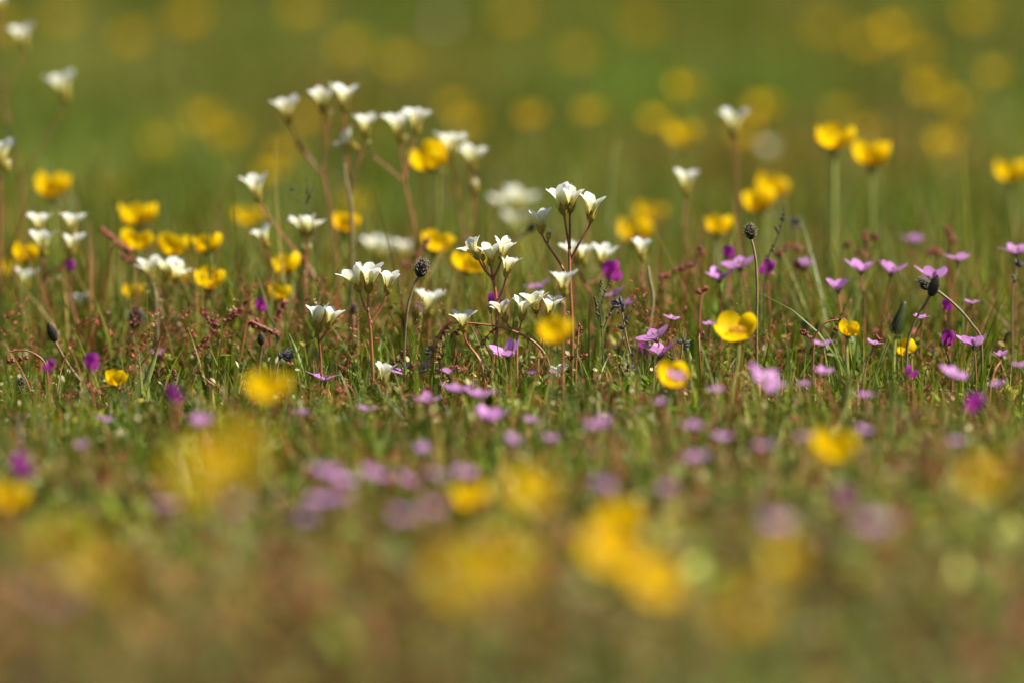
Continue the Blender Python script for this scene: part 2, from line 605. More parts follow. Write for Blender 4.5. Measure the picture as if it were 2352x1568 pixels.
def clump_field(seed, l0, l1, n=26):
    r = np.random.default_rng(seed)
    k = 2 * np.pi / r.uniform(l0, l1, n)
    a = r.uniform(0, 2 * np.pi, n)
    ph = r.uniform(0, 2 * np.pi, n)
    kx, ky = k * np.cos(a), k * np.sin(a) * .45

    def f(x, y):
        out = np.zeros(len(x))
        for i in range(n):
            out += np.sin(kx[i] * x + ky[i] * y + ph[i])
        return out / math.sqrt(n / 2)
    return f


FARKIND = clump_field(21, .12, .55)
SPECIES, VIGOUR, PALE = clump_field(3, .03, .12), clump_field(5, .012, .05), clump_field(8, .02, .09)


def pick(x, y):
    """blade colours: each clump has its own kind of plant; more straw and rust close to the viewer, greener far off"""
    n = len(x)
    k = SPECIES(x, y)
    near = np.clip((3.75 - y) / .7, 0, 1)
    far = np.clip((y - 4.9) / 1.2, 0, 1)
    right = np.clip((x - .02) / .15, 0, 1) * np.clip((4.2 - y) / .3, 0, 1) * (1 - near)
    rusty = np.clip((3.35 - y) / .25, 0, 1) * np.clip(.5 - x / .08, 0, 1)
    greyish = np.clip((4.15 - y) / .3, 0, 1) * np.clip(.35 + x / .10, 0, 1)
    fk = FARKIND(x, y * .4) * far
    dry = np.clip(.15 + .12 * near - .09 * far + (.16 - .10 * far) * k + .10 * right + .22 * rusty + .07 * fk, .02, .8)
    u = RNG.random(n)
    gsel = RNG.choice([0, 1, 2, 3, 4, 8], n, p=[.24, .22, .18, .18, .09, .09])
    dsel = RNG.choice([5, 6, 7, 9, 4], n, p=[.26, .27, .18, .09, .20])
    c = PAL[np.where(u < dry, dsel, gsel)].copy()
    gm = RNG.random(n) < .45 * greyish
    c[gm] = PAL[RNG.choice([3, 8, 9], gm.sum())]
    rm = RNG.random(n) < .25 * rusty
    c[rm] = PAL[RNG.choice([6, 7], rm.sum())]
    c *= np.stack([1 + .09 * fk + .07 * far, 1 - .03 * fk, np.ones(n)], 1) * np.exp(.12 * FARKIND(x + 5, y * .4 + 3) * far)[:, None]
    v = PALE(x, y) * (1 + .5 * near)
    c *= np.exp(.28 * v * (1 - .5 * far))[:, None]
    c *= RNG.uniform(.7, 1.3, (n, 1)) * (.90 - .18 * np.clip((3.4 - y) / .4, 0, 1) - .08 * rusty + .08 * np.clip((4.15 - y) / .2, 0, 1))[:, None]
    return np.clip(c, 0, .75)


def bare(x, y):
    """bare brown patch in the far meadow"""
    return ((x + .20) / .12) ** 2 + ((y - 10.4) / .6) ** 2 < 1


def scatter(y0, y1, dens, side, dens2):
    """random roots: dens inside the part of the meadow the picture takes in, dens2 to its sides"""
    out = []
    for d, extra in ((dens, False), (dens2, True)):
        wmax = .062 * y1 + .03 + (side if extra else 0)
        n = int(d * (y1 - y0) * 2 * wmax)
        x = RNG.uniform(-wmax, wmax, n)
        y = RNG.uniform(y0, y1, n)
        ins = np.abs(x) < .062 * y + .03
        k = (~ins if extra else ins) & ~bare(x, y)
        out.append(np.stack([x[k], y[k]], 1))
    return np.concatenate(out)


def blades(P, hmin, hmax, wmin, wmax, seg=4, lean=.35, bend=.9):
    n = len(P)
    x, y = P[:, 0], P[:, 1]
    H = RNG.uniform(hmin, hmax, n) * RNG.choice([.6, 1, 1.25], n, p=[.35, .5, .15]) * np.clip(1 + .28 * VIGOUR(x, y), .4, 1.6)
    Wd = RNG.uniform(wmin, wmax, n)
    az = RNG.uniform(0, 2 * np.pi, n)
    le = np.abs(RNG.normal(0, lean, n))
    be = RNG.normal(.25, bend * .5, n)
    fa = RNG.uniform(0, 2 * np.pi, n)
    base = np.stack([x, y, gh(x, y) - .004], 1)
    pos = base.copy()
    V = np.zeros((n, seg + 1, 2, 3))
    side = np.stack([np.cos(fa), np.sin(fa), np.zeros(n)], 1)
    for i in range(seg + 1):
        t = i / seg
        w = Wd * (1 - t ** 2.2) * .5 + .00008
        tw = side * w[:, None]
        V[:, i, 0] = pos - tw
        V[:, i, 1] = pos + tw
        ang = le + be * t * 1.1
        step = H / seg
        pos = pos + np.stack([np.cos(az) * np.sin(ang) * step, np.sin(az) * np.sin(ang) * step, np.cos(ang) * step], 1)
    per = (seg + 1) * 2
    q = np.array([[2 * i, 2 * i + 1, 2 * i + 3, 2 * i + 2] for i in range(seg)])
    F = (np.arange(n)[:, None, None] * per + q[None]).reshape(-1, 4)
    C = np.repeat(pick(x, y), per, 0)
    return V.reshape(-1, 3), F, C


def leaves(P, hmin, hmax, l0, l1, rust=0.):
    """small oval leaves on short invisible-thin stalks, spread through the sward"""
    n = len(P)
    x, y = P[:, 0], P[:, 1]
    c = np.stack([x, y, gh(x, y) + RNG.uniform(hmin, hmax, n) ** 1.0], 1)
    L = RNG.uniform(l0, l1, n)
    w = L * RNG.uniform(.16, .34, n)
    az = RNG.uniform(0, 2 * np.pi, n)
    el = RNG.normal(.5, .5, n)
    d = np.stack([np.cos(az) * np.cos(el), np.sin(az) * np.cos(el), np.sin(el)], 1)
    s = np.stack([-np.sin(az), np.cos(az), np.zeros(n)], 1)
    s = s * np.cos(.6) + np.cross(d, s) * np.sin(RNG.normal(0, .6, n))[:, None]
    nn = np.cross(d, s)
    V = np.zeros((n, 4, 3, 3))
    for i, (t, ww, dz) in enumerate(((-.5, .12, 0), (-.12, .9, .12), (.25, .85, .10), (.5, .06, -.05))):
        for j in (-1, 0, 1):
            V[:, i, j + 1] = c + d * (L * t)[:, None] + s * (w * ww * j)[:, None] + nn * (L * dz * (.6 if j else 0.0))[:, None]
    q = np.array([[3 * i + j, 3 * i + j + 1, 3 * i + j + 4, 3 * i + j + 3] for i in range(3) for j in range(2)])
    F = (np.arange(n)[:, None, None] * 12 + q[None]).reshape(-1, 4)
    C = pick(x, y)
    if rust:
        k = RNG.random(n) < rust
        C[k] = np.array((.24, .07, .045)) * RNG.uniform(.6, 1.4, (k.sum(), 1))
    return V.reshape(-1, 3), F, np.repeat(C, 12, 0)


def join(parts):
    off, Vs, Fs, Cs = 0, [], [], []
    for V, F, C in parts:
        Vs.append(V); Fs.append(F + off); Cs.append(C)
        off += len(V)
    return np.concatenate(Vs), np.concatenate(Fs), np.concatenate(Cs)


gp = [blades(scatter(1.7, 3.3, 16000, .35, 5000), .008, .020, .0009, .0024, 3),
      blades(scatter(3.3, 3.75, 30000, .35, 9000), .008, .022, .0007, .0020, 4),
      blades(scatter(3.75, 4.20, 56000, .35, 12000), .012, .029, .0006, .0017, 5, lean=.28, bend=.7),
      blades(scatter(4.18, 4.36, 46000, .35, 12000), .014, .036, .0006, .0017, 5),
      blades(scatter(4.32, 4.80, 48000, .35, 12000), .026, .056, .0006, .0018, 5),
      blades(scatter(4.30, 5.1, 27000, .35, 4000), .040, .066, .0006, .0019, 6, lean=.26, bend=.8),
      blades(scatter(4.15, 4.3, 2600, .35, 700), .030, .052, .0005, .0013, 6, lean=.3, bend=.9),
      blades(scatter(3.7, 4.25, 2600, .35, 400), .011, .026, .0018, .0036, 5, lean=.4, bend=.7),
      blades(scatter(4.2, 4.9, 2200, .35, 400), .020, .046, .0025, .0048, 5, lean=.3, bend=.6),
      blades(scatter(2.6, 4.1, 110, .35, 40), .030, .060, .0016, .0030, 6, lean=.7, bend=.8),
      blades(scatter(3.5, 4.2, 1300, .35, 400), .022, .036, .0006, .0014, 6, lean=.3, bend=.8),
      blades(scatter(4.7, 5.6, 26000, .4, 8000), .026, .054, .0008, .0022, 4),
      blades(scatter(5.6, 9.0, 9000, .5, 3000), .02, .055, .0014, .004, 3),
      blades(scatter(9.0, 16.0, 3000, .8, 1200), .03, .07, .003, .008, 3),
      blades(scatter(16.0, 40.0, 260, 2, 120), .05, .10, .012, .03, 3)]
for P_, h0, h1 in ((scatter(4.17, 4.34, 1500, .35, 400), .022, .046), (scatter(4.30, 4.95, 8500, .35, 1500), .034, .072),
                   (scatter(3.3, 4.17, 900, .35, 300), .012, .028)):
    V, F, C = blades(P_, h0, h1, .0006, .0012, 7, lean=.33, bend=.7)
    kk = RNG.choice(4, len(P_), p=[.4, .25, .2, .15])
    cc = np.array([(.34, .13, .06), (.36, .27, .09), (.22, .10, .045), (.24, .25, .06)])[kk] * RNG.uniform(.65, 1.2, (len(P_), 1))
    gp.append((V, F, np.repeat(cc, 16, 0)))
V, F, C = join(gp)
me = bpy.data.meshes.new('grass')
fast_mesh(me, V, F, M_GRASS, C)
o = link('grass', me)
o['kind'] = 'stuff'
o['label'] = 'short green and straw coloured meadow grass covering the ground'
o['category'] = 'grass'

RUSSET = clump_field(33, .05, .22)


def russet(P):
    """the rusty spikes stand in loose drifts"""
    return P[RUSSET(P[:, 0], P[:, 1]) + RNG.normal(0, .4, len(P)) > .25]


def spikes(P, hmin, hmax, per=30):
    """wispy rusty seed spikes too many to count: specks along the upper half of thin stalks"""
    n = len(P)
    H = RNG.uniform(hmin, hmax, n)
    ax, ay = RNG.normal(0, .35, n), RNG.normal(0, .3, n)
    t = RNG.uniform(.5, 1, (n, per))
    bx = P[:, 0][:, None] + ax[:, None] * H[:, None] * t ** 2 + RNG.normal(0, .0011, (n, per))
    by = P[:, 1][:, None] + ay[:, None] * H[:, None] * t ** 2 + RNG.normal(0, .0011, (n, per))
    Q = np.stack([bx.ravel(), by.ravel()], 1)
    V, F, C = leaves(Q, 0, .0005, .0013, .0029)
    lift = (H[:, None] * t).ravel()
    V = V.reshape(-1, 12, 3)
    V[:, :, 2] += lift[:, None]
    col = np.array((.26, .075, .045)) * RNG.uniform(.6, 1.5, (n, 1)) * np.array((1, 1, 1))
    mixc = RNG.random(n) < .3
    col[mixc] = np.array((.34, .22, .10)) * RNG.uniform(.6, 1.2, (mixc.sum(), 1))
    C = np.repeat(np.repeat(col, per, 0), 12, 0)
    return V.reshape(-1, 3), F, C


def feathers(P, hmin, hmax, per=22):
    """feathery herb leaves: a leaning midrib set with small leaflets on both sides"""
    n = len(P)
    H = RNG.uniform(hmin, hmax, n)
    az = RNG.uniform(0, 2 * np.pi, n)
    ln = np.abs(RNG.normal(.3, .3, n))
    k = np.arange(per)
    t = .25 + .75 * (k // 2 * 2 + 1) / per
    sgn = np.where(k % 2 == 0, 1, -1)
    tt = t[None] * np.ones((n, 1))
    out = np.sin(ln)[:, None] * H[:, None] * tt ** 1.4
    px = P[:, 0][:, None] + np.cos(az)[:, None] * out
    py = P[:, 1][:, None] + np.sin(az)[:, None] * out
    pz = gh(P[:, 0], P[:, 1])[:, None] + np.cos(ln)[:, None] * H[:, None] * tt
    m = n * per
    s2 = np.stack([-np.sin(az), np.cos(az), np.zeros(n)], 1)[:, None] * sgn[None, :, None]
    d = s2 * .8 + np.array((0, 0, .55)) + np.stack([np.cos(az), np.sin(az), np.zeros(n)], 1)[:, None] * .35 + RNG.normal(0, .2, (n, per, 3))
    d /= np.linalg.norm(d, axis=2, keepdims=True)
    L = (.0035 + .0035 * np.sin(np.pi * (tt * .8 + .1))) * RNG.uniform(.7, 1.2, (n, 1))
    c = np.stack([px, py, pz], 2) + d * L[..., None] * .5
    sd = np.cross(d, RNG.normal(0, 1, (n, per, 3)))
    sd /= np.linalg.norm(sd, axis=2, keepdims=True) + 1e-9
    V = np.zeros((n, per, 4, 3, 3))
    for i, (q, ww) in enumerate(((-.5, .10), (-.1, 1), (.25, .85), (.5, .08))):
        for j in (-1, 0, 1):
            V[:, :, i, j + 1] = c + d * (L * q)[..., None] + sd * (L * .17 * ww * j)[..., None]
    V = V.reshape(m, 12, 3)
    # the midrib
    q = np.array([[3 * i + j, 3 * i + j + 1, 3 * i + j + 4, 3 * i + j + 3] for i in range(3) for j in range(2)])
    F = (np.arange(m)[:, None, None] * 12 + q[None]).reshape(-1, 4)
    C = np.repeat(np.repeat(pick(P[:, 0], P[:, 1]), per, 0), 12, 0)
    return V.reshape(-1, 3), F, C


def specks(P):
    """tiny leaves tinted pale to imitate glossy highlights low in the turf"""
    V, F, C = leaves(P, .006, .028, .002, .0046)
    n = len(P)
    c = np.array((.48, .43, .22)) * RNG.uniform(.6, 1.2, (n, 1))  # leaf glints painted in as a pale tint
    return V, F, np.repeat(c, 12, 0)


cp = [leaves(scatter(1.7, 3.4, 9000, .35, 3000), .002, .018, .004, .010, .24),
      leaves(scatter(3.4, 4.2, 9000, .35, 3000), .002, .016, .0025, .008, .14),
      leaves(scatter(4.2, 4.75, 17000, .35, 4000), .003, .034, .0025, .008, .14),
      leaves(scatter(4.7, 9.0, 4000, .5, 1500), .004, .03, .006, .014, .06),
      spikes(russet(scatter(4.18, 4.85, 4200, .35, 700)), .026, .062),
      spikes(scatter(3.0, 4.17, 1300, .35, 260), .012, .030),
      specks(scatter(2.2, 4.9, 2600, .35, 300)),
      feathers(scatter(4.20, 4.42, 1800, .35, 500), .012, .030),
      feathers(scatter(4.36, 4.95, 2200, .35, 600), .022, .052),
      feathers(scatter(3.3, 4.17, 1900, .35, 600), .006, .018),
      leaves(scatter(1.9, 3.6, 2600, .35, 600), .004, .022, .008, .015, .1)]
V, F, C = join(cp)
me = bpy.data.meshes.new('ground_cover')
fast_mesh(me, V, F, M_COVER, C)
o = link('ground_cover', me)
o['kind'] = 'stuff'
o['label'] = 'small green and rusty herb leaves growing low among the grass'
o['category'] = 'ground cover'


def soften(z, k=1.18):
    return 1 + (z - 1) * k if 1.02 < z < 1.3 else z


def clear(cy, z, tall=80):
    """keep a low blossom above the turf at its own depth"""
    return min(z, (GROUNDK - tall) / (cy - HORIZON)) if z < 1.0 else z


# ------------------------------------------------------------------ white saxifrages
def white_plant(label, z, bx, fork, flowers, buds=(), thick=1.0, low=(), group='white saxifrages in the meadow'):
    """fork: (x,y) where stalks part; flowers: (basex, basey, topx, topy, openness 0-2[, via points])"""
    if z > 1.03:
        thick *= .78
    z = soften(z)
    root = root_at(bx, z)
    t = thing('white_saxifrage', root, label, 'white flower', group)
    st = MB()
    ground = (bx, HORIZON + GROUNDK / z + 6)
    main = [ground] + list(low) + [fork]
    st.tube(pxpath(main, z, root, random.uniform(-.004, .004)), .00085 * thick, .0006 * thick, 7, 0, .7)
    ends = []
    for fl in flowers:
        via = list(fl[5]) if len(fl) > 5 else []
        dz = random.uniform(-.0012, .0012)
        start = fork
        if via and via[0] == 'from':
            start = via[1]
            via = via[2:]
        if not via:
            via = [(start[0] * .45 + fl[0] * .55 + (fl[0] - start[0]) * .10, start[1] * .5 + fl[1] * .5)]
        pts = [start] + [(p[0], p[1], dz * .6) for p in via] + [(fl[0], fl[1], dz)]
        st.tube(pxpath(pts, z, root), .00055 * thick, .00045 * thick, 6, .6, 1.)
        # a swollen node and a small leafy bract where the stalk parts
        j = at(start[0], start[1], z) - root
        st.ball(j, .00078 * thick, .75, (1, 1, 1.5))
        st.petal([(.0002, 0), (.0008, .0012), (.0012, .0030)], [.0006, .0009, .0002], random.random() * 6, nt_=3, ns=3, off=j, v0=.2, v1=.4)
        ends.append((fl, dz))
    for bd in buds:
        s0 = bd[4] if len(bd) > 4 else fork
        st.tube(pxpath([s0, (bd[0], bd[1])], z, root), .0004 * thick, .0004 * thick, 5, .6, 1.)
    link('stem', st.mesh('stem', M_REDSTEM), t)
    for fl, dz in ends:
        M, ln = frame(at(fl[0], fl[1], z + dz), at(fl[2], fl[3], z + dz), root, random.uniform(-.12, .22))
        op = fl[4]
        s = max(ln / .0114, .9)
        M = M @ Matrix.Scale(s, 4)
        b = link('blossom', random.choice(WHITE[op]), t, M)
        link('calyx', random.choice(CALYX), b)
        link('stamens', random.choice(STAM), b)
    for bd in buds:
        M, ln = frame(at(bd[0], bd[1], z), at(bd[2], bd[3], z), root)
        M = M @ Matrix.Scale(ln / .0070, 4)
        b = link('bud', BUD, t, M)
        link('bud_petals', BUDTIP, b)
    return t


WP = white_plant
# sharp plants near the middle
WP('tall sharp white saxifrage, branching above the middle with four trumpet blossoms and one bud', 1.0, 1311, (1308, 570),
   [(1244, 538, 1239, 487, 0, ['from', (1309, 652), (1288, 608), (1257, 562)]),
    (1296, 494, 1284, 434, 0, ['from', (1308, 570), (1302, 535)]),
    (1309, 490, 1314, 436, 1, ['from', (1308, 570), (1309, 530)]),
    (1356, 511, 1362, 453, 1, ['from', (1310, 600), (1330, 560), (1350, 528)])],
   [(1259, 551, 1262, 524, (1257, 563))], low=[(1314, 800), (1313, 720), (1309, 640)], thick=1.25)
WP('sharp white saxifrage with a crowded umbel of four open blossoms, beside a round yellow buttercup', 1.0, 1126, (1133, 640),
   [(1100, 597, 1078, 560, 2, ['from', (1131, 640), (1112, 618)]), (1128, 613, 1124, 566, 2), (1151, 601, 1161, 554, 1, [(1142, 622)]),
    (1162, 639, 1170, 592, 1, ['from', (1143, 692), (1156, 664)])],
   [(1109, 600, 1110, 573, (1118, 624))], low=[(1131, 850), (1141, 760), (1140, 690)], thick=1.20)
WP('sharp white saxifrage of three blossoms on a forked red stem, left of the brown plantain', 1.0, 860, (846, 716),
   [(827, 671, 806, 622, 1, [(838, 705), (830, 682)]), (846, 673, 851, 612, 0, [(846, 690)]),
    (889, 677, 895, 628, 0, ['from', (852, 742), (872, 712), (884, 688)])], low=[(856, 850), (851, 760)], thick=1.15)
WP('small sharp white saxifrage with two narrow blossoms side by side, low above the pink stork’s-bill'.replace('’', ''), 1.0, 741, (733, 786),
   [(730, 762, 729, 708, 0), (751, 759, 763, 722, 0, [(742, 772)])], low=[(737, 840)])
WP('low white saxifrage with two open blossoms and a brown bud, under the crowded umbel', 1.0, 1188, (1188, 765),
   [(1163, 740, 1150, 695, 2), (1198, 737, 1202, 696, 1)], [(1187, 751, 1184, 730)], low=[(1187, 830)])
WP('low white saxifrage with two overlapping blossoms just above the blurred yellow buttercup', 1.0, 1245, (1248, 770),
   [(1232, 721, 1227, 677, 2), (1262, 733, 1267, 685, 1)], low=[(1245, 830)])
WP('single white saxifrage blossom on a slanting stem under the arching sorrel stalk', 1.0, 1120, (1079, 796),
   [(1065, 764, 1063, 718, 2, [(1069, 780)])], [(1075, 772, 1077, 760)], low=[(1108, 842)])
WP('single white saxifrage blossom crossing in front of the tall four-flowered stem', .978, 1293, (1294, 748),
   [(1297, 682, 1293, 628, 1)], [(1296, 702, 1291, 690)], low=[(1293, 820)])
WP('softly blurred pair of white saxifrage heads right behind the tall four-flowered stem', 1.032, 1357, (1337, 643),
   [(1325, 607, 1314, 560, 1), (1340, 612, 1343, 572, 1), (1383, 618, 1390, 568, 1, [(1362, 650)])], low=[(1357, 740), (1355, 676)], thick=1.20)
WP('single pale saxifrage funnel, softly blurred, right of the sharp brown plantain', 1.028, 987, (986, 785),
   [(985, 729, 990, 674, 1)], low=[(987, 800)])
WP('tiny white saxifrage cup with a yellow base, low in the grass', .99, 878, (880, 905),
   [(881, 888, 885, 850, 0)])
# left side and upper left
WP('very tall blurred white saxifrage in the top corner with a widely forked stem', 1.092, 54, (50, 412),
   [(58, 118, 49, 64, 1, [(30, 330), (10, 240), (30, 175)]), (152, 234, 139, 176, 1, [(75, 370), (112, 308)]), (2, 30, 0, -14, 1, [(30, 330), (8, 230), (0, 120)])], low=[(52, 520)], thick=1.15)
WP('white saxifrage with bud cut by the picture edge below the top corner plant', 1.045, 4, (3, 420),
   [(5, 388, 2, 328, 1)], [(14, 398, 20, 365)], low=[(2, 600)])
WP('left cluster of four blurred white saxifrage blossoms in two tiers', 1.042, 98, (100, 640),
   [(92, 540, 92, 498, 2), (166, 541, 168, 494, 2, [(150, 600)]), (101, 592, 98, 536, 1), (164, 592, 168, 540, 1)], [(135, 655, 136, 632)], low=[(98, 730)], thick=1.20)
WP('single small white saxifrage under the left two-tier cluster', 1.046, 61, (61, 700), [(60, 668, 60, 622, 1)], low=[(61, 740)])
WP('faint drooping white saxifrage low on the left, half hidden in grass', 1.055, 190, (188, 745), [(184, 725, 177, 682, 2)], [(200, 745, 206, 728)])
WP('wide flat pair of white saxifrage blossoms in front of yellow buttercups on the left', 1.035, 368, (368, 690),
   [(350, 646, 340, 598, 2), (378, 648, 384, 594, 2), (398, 652, 410, 618, 2)], low=[(366, 740)])
WP('tall white saxifrage with one blossom arching left of an upright one', 1.052, 776, (742, 402),
   [(665, 286, 655, 230, 1, [(678, 325), (705, 365)]), (742, 263, 739, 210, 1, [(751, 330)])], [(760, 268, 761, 254, (750, 300))], low=[(772, 600), (762, 500)], thick=1.25)
WP('tall white saxifrage on a thin dark stem, its top blossom touching the arching neighbour', 1.05, 806, (808, 424),
   [(789, 258, 794, 200, 1, [(782, 320), (800, 385)]), (840, 318, 840, 268, 1, [(832, 350), (818, 390)]), (822, 345, 806, 330, 1, [(828, 360)])],
   [(846, 335, 849, 322, (832, 352))], low=[(806, 600), (806, 480)], thick=.9)
WP('tall white saxifrage with twin blossoms touching, between the thin-stemmed one and an orange buttercup', 1.052, 962, (930, 418),
   [(918, 326, 914, 266, 1, [(926, 380)]), (955, 311, 959, 258, 1, [(938, 370)])], [(858, 360, 852, 345, (930, 418)), (930, 326, 933, 310, (924, 345))], low=[(960, 600), (945, 490)], thick=1.20)
WP('white saxifrage with two stepped blossoms and a hanging bud, right of an orange buttercup', 1.06, 1076, (1070, 560),
   [(1037, 366, 1037, 308, 2, [(1052, 460), (1048, 400)]), (1085, 396, 1086, 338, 2, [(1088, 500), (1082, 440)])], [(1091, 446, 1092, 410, (1090, 490))], low=[(1075, 640)], thick=1.20)
WP('white saxifrage on a thick pink stem leaning left through the yellow buttercups', 1.045, 800, (700, 602),
   [(593, 466, 584, 408, 1, [(640, 530)])], low=[(775, 720), (745, 668)], thick=1.50)
WP('small white saxifrage tucked beside the leaning pink stem', 1.036, 650, (636, 640), [(616, 572, 600, 528, 1)])
WP('wide frilly white saxifrage with brown buds, right of the leaning pink stem', 1.036, 702, (701, 620),
   [(697, 546, 692, 504, 2), (706, 546, 716, 508, 2)], [(700, 580, 694, 560), (708, 578, 714, 560)], low=[(702, 680)])
WP('hazy white saxifrage low behind the sharp three-blossom one', 1.085, 862, (862, 640), [(862, 606, 862, 548, 2), (872, 606, 880, 560, 2)])
WP('hazy lone saxifrage blossom, smallest pale blur behind the brown plantain', 1.085, 930, (930, 640), [(928, 600, 930, 560, 1)])
WP('strongly blurred trio of white saxifrages left of the tall sharp one', 1.115, 1185, (1185, 580),
   [(1172, 500, 1158, 445, 2), (1190, 496, 1200, 440, 2), (1184, 545, 1182, 492, 2)], [(1196, 500, 1198, 480)], low=[(1186, 640)])
WP('lone heart-shaped white saxifrage between the sharp plants and the double buttercup', 1.06, 1568, (1572, 520), [(1576, 452, 1579, 396, 1)], low=[(1570, 600)])
WP('blurred lone white saxifrage on a brown stalk above the double buttercup', 1.075, 1696, (1694, 420), [(1690, 318, 1686, 260, 1)], low=[(1695, 540)], thick=1.20)
WP('small out-of-focus white tuft on a thin grey stalk, right of the sharp tall saxifrage', 1.03, 1474, (1478, 660), [(1474, 602, 1474, 578, 0)], low=[(1482, 740)], thick=.9)
WP('hidden white saxifrage petal close to the soil in the middle grass', 1.0, 1290, (1290, 900), [(1289, 888, 1287, 860, 1)])


# ------------------------------------------------------------------ buttercups
def buttercup(label, cx, cy, w, z, op=1, dx=0., lean=None, sx=0., group='yellow buttercups in the meadow', stemw=1.0):
    """cx, cy: middle of the blossom; w: its width at its own depth in photo units; sx: how far the root is to the side"""
    z = soften(z, 1.45)
    size = {0: .0158, 1: .0196, 2: .0228}[op]
    width = w / PW * FIELD * z
    s = min(max(1.08 * width / size, .62), 1.5)
    root = root_at(cx + sx, z)
    t = thing('buttercup', root, label, 'buttercup', group)
    if z > 1.3:
        s *= random.uniform(.70, .90)
    h = 7.5 * mm * s
    mid = at(cx, cy, z)
    ax = Vector((dx, -(random.uniform(-.05, .25) if lean is None else lean), 1)).normalized()
    base = mid - ax * h * .55
    st = MB()
    b0 = base - root
    st.tube([Vector((0, 0, 0)), b0 * .35 + Vector((random.uniform(-.004, .004), random.uniform(-.004, .004), 0)), b0 * .75 + Vector((-ax.x * .004, -ax.y * .004, 0)), b0 - ax * .003, b0], .0010 * stemw, .0008 * stemw, 7)
    link('stem', st.mesh('stem', M_GREENSTEM), t)
    q = ax.to_track_quat('Z', 'Y') @ Quaternion((0, 0, 1), random.random() * 6.28)
    M = Matrix.Translation(b0) @ q.to_matrix().to_4x4() @ Matrix.Scale(s, 4)
    b = link('blossom', random.choice(BUTTER[op]), t, M)
    link('stamens', BCENTRE, b)
    link('sepals', BSEP, b)
    return t


